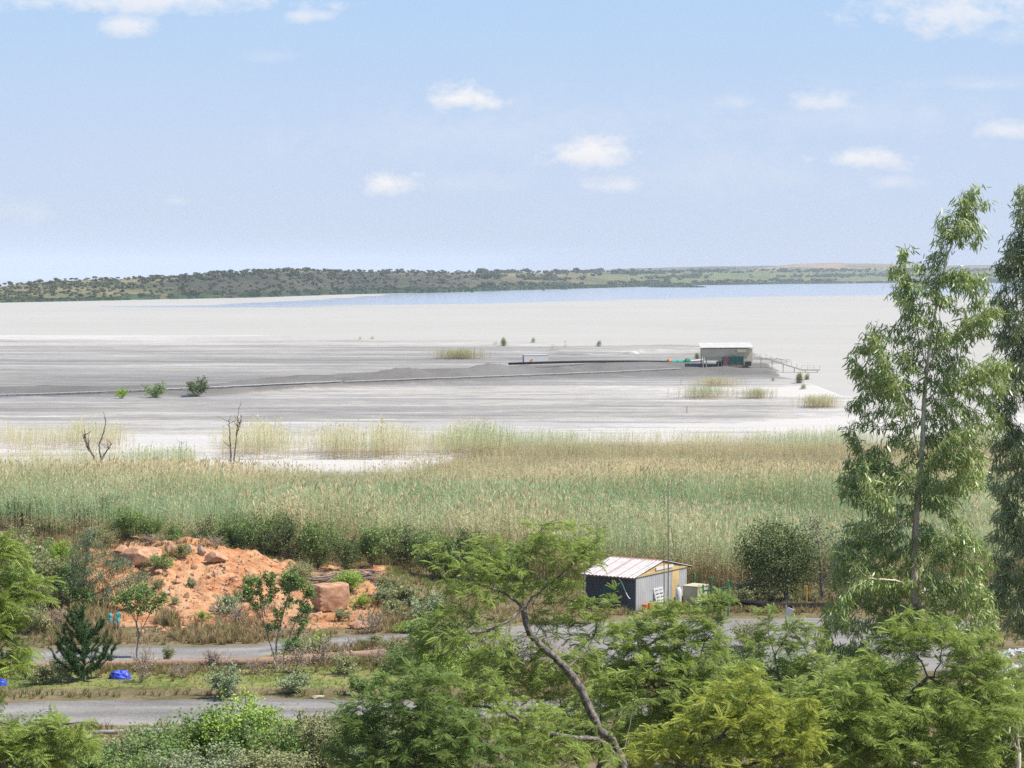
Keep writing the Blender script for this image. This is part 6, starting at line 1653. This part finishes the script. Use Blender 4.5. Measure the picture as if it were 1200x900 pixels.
L = px_lines([[(-20, 1020), (-10, 940), (6, 890), (24, 872), (44, 864), (60, 858)], [(6, 890), (30, 905), (50, 890)], [(-10, 940), (-30, 880), (-20, 850)], [(44, 864), (70, 850), (96, 846)]], D8); L[0][0] = gz(-20, D8)
att = blob_points([(20, 850, 34, 16), (60, 860, 36, 20), (10, 880, 40, 24), (85, 870, 28, 22), (40, 895, 40, 16), (-20, 860, 30, 30)], D8, 9.0)
make_tree('acacia_tree', 'bright acacia fronds in the bottom left corner in front of the gravel road', 'tree', L, att, 0.13, 0.005, 2.15, 0.1, MAT['acacia_bark'], MAT['acacia'], 'frond', 7, 0.295, dk=0.186, jit=0.28, leaf_r=1.9)

# --- eucalyptus
DE = 75.0
L = px_lines([[(1070, 870), (1071, 800), (1072, 740), (1072, 690), (1071, 640), (1076, 580), (1081, 520), (1083, 470), (1086, 430), (1092, 390), (1100, 340), (1110, 300), (1120, 270), (1130, 245), (1138, 228)],
              [(1079, 545), (1070, 500, -.5), (1056, 460, -.8), (1040, 430, -1), (1026, 402, -1.1)], [(1082, 500), (1066, 470, .6), (1044, 452, 1), (1020, 448, 1.2)], [(1086, 430), (1076, 390, .5), (1066, 350, .7), (1058, 310, .8)],
              [(1086, 430), (1110, 400, -.5), (1136, 380, -.8), (1156, 366, -1)], [(1083, 470), (1110, 452, .6), (1140, 440, 1), (1166, 436, 1.2)], [(1071, 640), (1055, 610, -.6), (1040, 588, -1), (1018, 572, -1.2)], [(1072, 650), (1050, 638, .8), (1024, 632, 1.2), (1000, 640, 1.4)],
              [(1072, 600), (1096, 575, .8), (1124, 560, 1.2), (1150, 556, 1.3)], [(1072, 690), (1050, 680, -.8), (1020, 678, -1.4), (996, 690, -1.8), (984, 712, -2)], [(1072, 692), (1090, 662, -.6), (1110, 640, -1), (1130, 628, -1.2)], [(1072, 700), (1088, 690, .6), (1120, 684, 1), (1150, 690, 1.4)],
              [(1076, 570), (1060, 552, .5), (1036, 540, .8), (1012, 540, 1)], [(1104, 325), (1120, 318, .4), (1140, 326, .6)], [(1076, 580), (1092, 540, -.8), (1110, 515, -1.2), (1130, 505, -1.4)], [(1072, 720), (1060, 722, .6), (1040, 730, 1), (1020, 745, 1.2)], [(1072, 730), (1092, 728, -.8), (1110, 736, -1), (1130, 752, -1.2)]], DE)
L[0][0] = gz(1070, DE)
att = blob_points([(1138, 232, 22, 20), (1118, 262, 26, 24), (1142, 268, 18, 22), (1060, 300, 18, 18), (1062, 330, 26, 24), (1090, 300, 14, 18, 0, .6), (1108, 340, 28, 22), (1140, 330, 24, 18), (1150, 370, 28, 24), (1075, 372, 28, 22), (1110, 395, 28, 26), (1026, 396, 26, 22), (1050, 410, 24, 20),
                   (1006, 430, 20, 28), (1036, 450, 30, 28), (1070, 440, 20, 22), (1112, 440, 30, 26), (1150, 445, 34, 28), (1172, 430, 18, 22), (1010, 470, 20, 22), (1000, 500, 18, 14), (1130, 490, 34, 26), (1166, 490, 20, 18), (1050, 505, 24, 18, 0, .6), (1020, 540, 36, 24), (1050, 560, 26, 20), (1120, 530, 34, 26),
                   (1006, 570, 28, 24), (1040, 600, 26, 20, 0, .7), (1110, 575, 30, 22), (1140, 560, 22, 20, 0, .7), (1010, 630, 36, 30), (990, 660, 24, 28), (1040, 650, 28, 24), (1110, 630, 34, 28), (1140, 650, 24, 26), (1130, 690, 36, 30), (1020, 690, 36, 26), (984, 720, 24, 30), (1045, 725, 30, 26), (1100, 725, 34, 24), (968, 750, 18, 26), (1000, 775, 22, 24), (1050, 700, 20, 20), (1150, 720, 24, 26), (1090, 680, 18, 18, -1)], DE, 3.6, dscale=1.15)
make_tree('eucalyptus_tree', 'tall slender eucalyptus with a pale trunk and drooping leaves on the right', 'tree', L, att, 0.24, 0.008, 2.2, 0.165, MAT['euc_bark'], MAT['euc'], 'hang', 25, 0.25, dk=0.32, jit=0.22, leaf_r=2.0, spread=0.22)
DF = 90.0
L = px_lines([[(1215, 800), (1216, 720), (1218, 640), (1220, 540), (1222, 440), (1226, 340), (1230, 290), (1234, 250), (1238, 220)], [(1220, 560), (1200, 520), (1186, 500)], [(1222, 440), (1196, 400), (1182, 380)], [(1226, 340), (1206, 310), (1196, 290)], [(1218, 640), (1190, 610), (1178, 600)], [(1216, 700), (1186, 680), (1170, 690)], [(1222, 430), (1250, 390), (1270, 380)], [(1218, 600), (1250, 570), (1280, 560)], [(1230, 270), (1250, 240), (1262, 230)]], DF); L[0][0] = gz(1215, DF)
att = blob_points([(1211, 245, 28, 34), (1250, 225, 20, 30), (1196, 300, 30, 28), (1231, 300, 38, 34), (1188, 350, 30, 28), (1226, 380, 44, 34), (1182, 400, 26, 24), (1196, 440, 38, 30), (1246, 460, 44, 40), (1176, 470, 24, 20), (1190, 520, 34, 28), (1178, 560, 26, 26), (1211, 590, 38, 34), (1176, 620, 26, 26), (1196, 660, 34, 30), (1170, 690, 26, 20), (1191, 720, 30, 18), (1256, 560, 44, 50), (1266, 380, 38, 50), (1246, 680, 44, 40)], DF, 2.2, dscale=1.1)
make_tree('eucalyptus_tree', 'darker grey green eucalyptus cut off by the right edge', 'tree', L, att, 0.28, 0.009, 2.2, 0.24, MAT['euc_bark'], MAT['euc_grey'], 'hang', 40, 0.29, dk=0.40, jit=0.22, leaf_r=2.0, spread=0.32)
DG = 66.0
L = px_lines([[(1196, 960), (1194, 880), (1190, 830), (1186, 800)], [(1194, 880), (1180, 850), (1172, 830)]], DG); L[0][0] = gz(1196, DG)
make_tree('eucalyptus_sapling', 'young eucalyptus with long pale leaves low at the right edge below the white rubble', 'tree', L, blob_points([(1180, 815, 22, 22), (1200, 830, 26, 30), (1172, 850, 20, 24)], DG, 6), 0.2, 0.007, 2.2, 0.07, MAT['euc_bark'], MAT['euc'], 'hang', 10, 0.28, dk=0.34, spread=0.4)

# --- middle distance trees
def mid_tree(name, lab, base, lines, blobs, D, dens, bark, leaf, style, per, size, r0, tip=0.008, cat='tree', dy=0.0, leaf_r=2.0, spread=0.3, droop=0.0, dk=None, bare=0.0, jit=0.22):
    b = G(*base); d = b[1] + dy
    L = px_lines(lines, d); L[0][0] = np.array([L[0][0][0], d, tz(L[0][0][0], d) - 0.1])
    return make_tree(name, lab, cat, L, blob_points(blobs, d, dens * 0.9), D, tip, 2.2, r0, bark, leaf, style, int(per * 1.8), size, dk=dk or D * 1.25, leaf_r=leaf_r, spread=spread, droop=droop, bare=bare, jit=jit)
mid_tree('round_tree', 'dense dark green round crowned tree at the reed edge right of the shed', (922, 706), [[(922, 706), (921, 690), (919, 675), (914, 655), (908, 635)], [(920, 685), (904, 668), (888, 655)], [(920, 682), (936, 668), (948, 655)], [(919, 675), (925, 650), (930, 630)]],
         [(905, 632, 34, 24), (880, 650, 22, 20), (905, 660, 36, 26), (935, 645, 24, 24), (885, 672, 20, 16), (920, 680, 26, 18), (944, 670, 16, 16)], 0.34, 1.8, MAT['stem_bark'], MAT['round_leaf'], 'leaf', 22, 0.14, 0.16, 0.012, spread=0.5)
mid_tree('faded_tree', 'faded olive tree with thin foliage between the round tree and the eucalyptus', (964, 704), [[(964, 704), (963, 685), (961, 660), (958, 630)], [(963, 685), (975, 665), (982, 645)], [(962, 672), (950, 655), (946, 640)], [(940, 704), (941, 690), (944, 672), (950, 650)]],
         [(955, 625, 20, 22), (975, 640, 20, 22), (960, 655, 26, 22), (985, 660, 16, 22), (965, 680, 24, 14), (990, 690, 18, 14)], 0.34, 1.6, MAT['stem_bark'], MAT['faded_leaf'], 'leaf', 12, 0.13, 0.14, 0.012, spread=0.5)
mid_tree('wattle_tree', 'grey green leaning wattle on the left flank of the orange mound', (104, 716), [[(104, 716), (103, 700), (101, 680), (100, 660), (102, 640), (106, 625)], [(102, 690), (118, 675), (134, 664), (146, 655)], [(101, 675), (88, 660), (82, 650)], [(103, 700), (124, 690), (150, 682), (166, 676)]],
         [(104, 628, 14, 14), (98, 645, 20, 16), (118, 648, 16, 16), (90, 668, 18, 18), (110, 672, 24, 20), (138, 668, 22, 18), (160, 676, 18, 14), (150, 690, 22, 14), (120, 695, 26, 16), (92, 690, 14, 16)], 0.26, 3.0, MAT['stem_bark'], MAT['wattle'], 'hang', 14, 0.19, 0.1, 0.009, spread=0.35)
mid_tree('sapling', 'light green sapling with a forked thin trunk in front of the lilac bag', (160, 772), [[(160, 772), (161, 758), (163, 744), (160, 730), (152, 715), (146, 702)], [(163, 745), (170, 730), (178, 715), (184, 704)], [(160, 730), (164, 712), (166, 698)], [(178, 715), (188, 708), (194, 700)]],
         [(146, 702, 16, 9), (166, 694, 18, 10), (184, 700, 14, 8), (160, 712, 18, 9), (176, 710, 14, 8)], 0.2, 7.0, MAT['stem_bark'], LEAFM['green'], 'leaf', 16, 0.12, 0.055, 0.007, spread=0.22, cat='sapling')
mid_tree('sapling', 'thin many stemmed young tree with tufts of round leaves before the square orange block', (326, 784), [[(323, 784), (321, 768), (315, 750), (309, 730), (306, 712), (304, 690)], [(332, 784), (333, 762), (340, 745), (347, 725), (354, 708), (360, 696)], [(323, 775), (324, 752), (329, 730), (335, 706), (342, 685)], [(309, 732), (300, 715), (292, 702)], [(347, 725), (358, 718), (364, 712)], [(329, 730), (318, 712), (316, 694)], [(333, 764), (350, 742), (360, 725)]],
         [(304, 682, 8, 7), (316, 676, 10, 7), (292, 692, 10, 7), (340, 676, 12, 8), (352, 684, 10, 7), (364, 696, 9, 6), (330, 690, 9, 6), (310, 704, 9, 7), (300, 712, 8, 6), (340, 706, 10, 6), (358, 712, 9, 6), (326, 718, 10, 6), (318, 734, 9, 6), (346, 728, 8, 5)], 0.17, 16.0, MAT['stem_bark'], LEAFM['green'], 'leaf', 18, 0.125, 0.075, 0.008, spread=0.16, cat='sapling')
# young conifer with upswept branches
def conifer():
    b = G(99, 797); d = b[1]; s = d / F; H = 88 * s
    lines = [[b - [0, 0, .1], b + [0.02, 0, H * .5], b + [0, 0, H]]]
    for k in range(46):
        h = rng.uniform(0.02, 0.88) * H; az = rng.random() * 6.28; Lk = (1 - (h / H)) ** 0.75 * 1.45 * rng.uniform(0.7, 1.1) + 0.2
        o = np.array([math.cos(az), math.sin(az), 0])
        p0 = b + [0, 0, h]; lines.append([p0, p0 + o * Lk * .5 + [0, 0, Lk * .22], p0 + o * Lk * .85 + [0, 0, Lk * .55], p0 + o * Lk + [0, 0, Lk * .85]])
    pos, par = skeleton(lines, 0.09); pos = np.array(pos); par = np.array(par)
    # side sprigs
    P2 = list(pos); Q2 = list(par)
    for i in range(60, len(pos)):
        if rng.random() < 0.6 and par[i] >= 0:
            e = norm(norm(pos[i] - pos[par[i]]) + rng.normal(0, .7, 3)); l = i; q = pos[i]
            for j in range(2): q = q + e * 0.1; P2.append(q); Q2.append(l); l = len(P2) - 1
    pos, par = np.array(P2), np.array(Q2)
    r, kids = radii(pos, par, 0.006, 2.2, 0.06)
    t = thing('young_conifer', 'dark green young conifer with upswept branches beside the dirt track', 'tree', b)
    v, q = branch_mesh(pos, par, r, 5); link('trunk', mesh_np('trunk', v, q, [MAT['stem_bark']], smooth=True), t)
    ids = np.nonzero((par >= 0) & (r < 0.032) & (np.arange(len(pos)) > 44))[0]
    leaves('needle', pos, par, ids, 28, 0.13, MAT['conifer'], t)
conifer()

# ================================================================== AIR
def haze():
    m, nt, out = newmat('haze')
    v = N(nt, 'ShaderNodeVolumePrincipled'); v.inputs['Density'].default_value = 0.00008
    v.inputs['Color'].default_value = (0.80, 0.88, 1.0, 1); v.inputs['Anisotropy'].default_value = 0.0
    nt.links.new(v.outputs[0], out.inputs['Volume'])
    mb = MB(); mb.box((0, 4900, 40), (22000, 10400, 86)); o = mb.build('haze', m)
    tag(o, kind='stuff'); o['label'] = 'thin pale blue haze over the lake and the far hills'; o['category'] = 'haze'
haze()
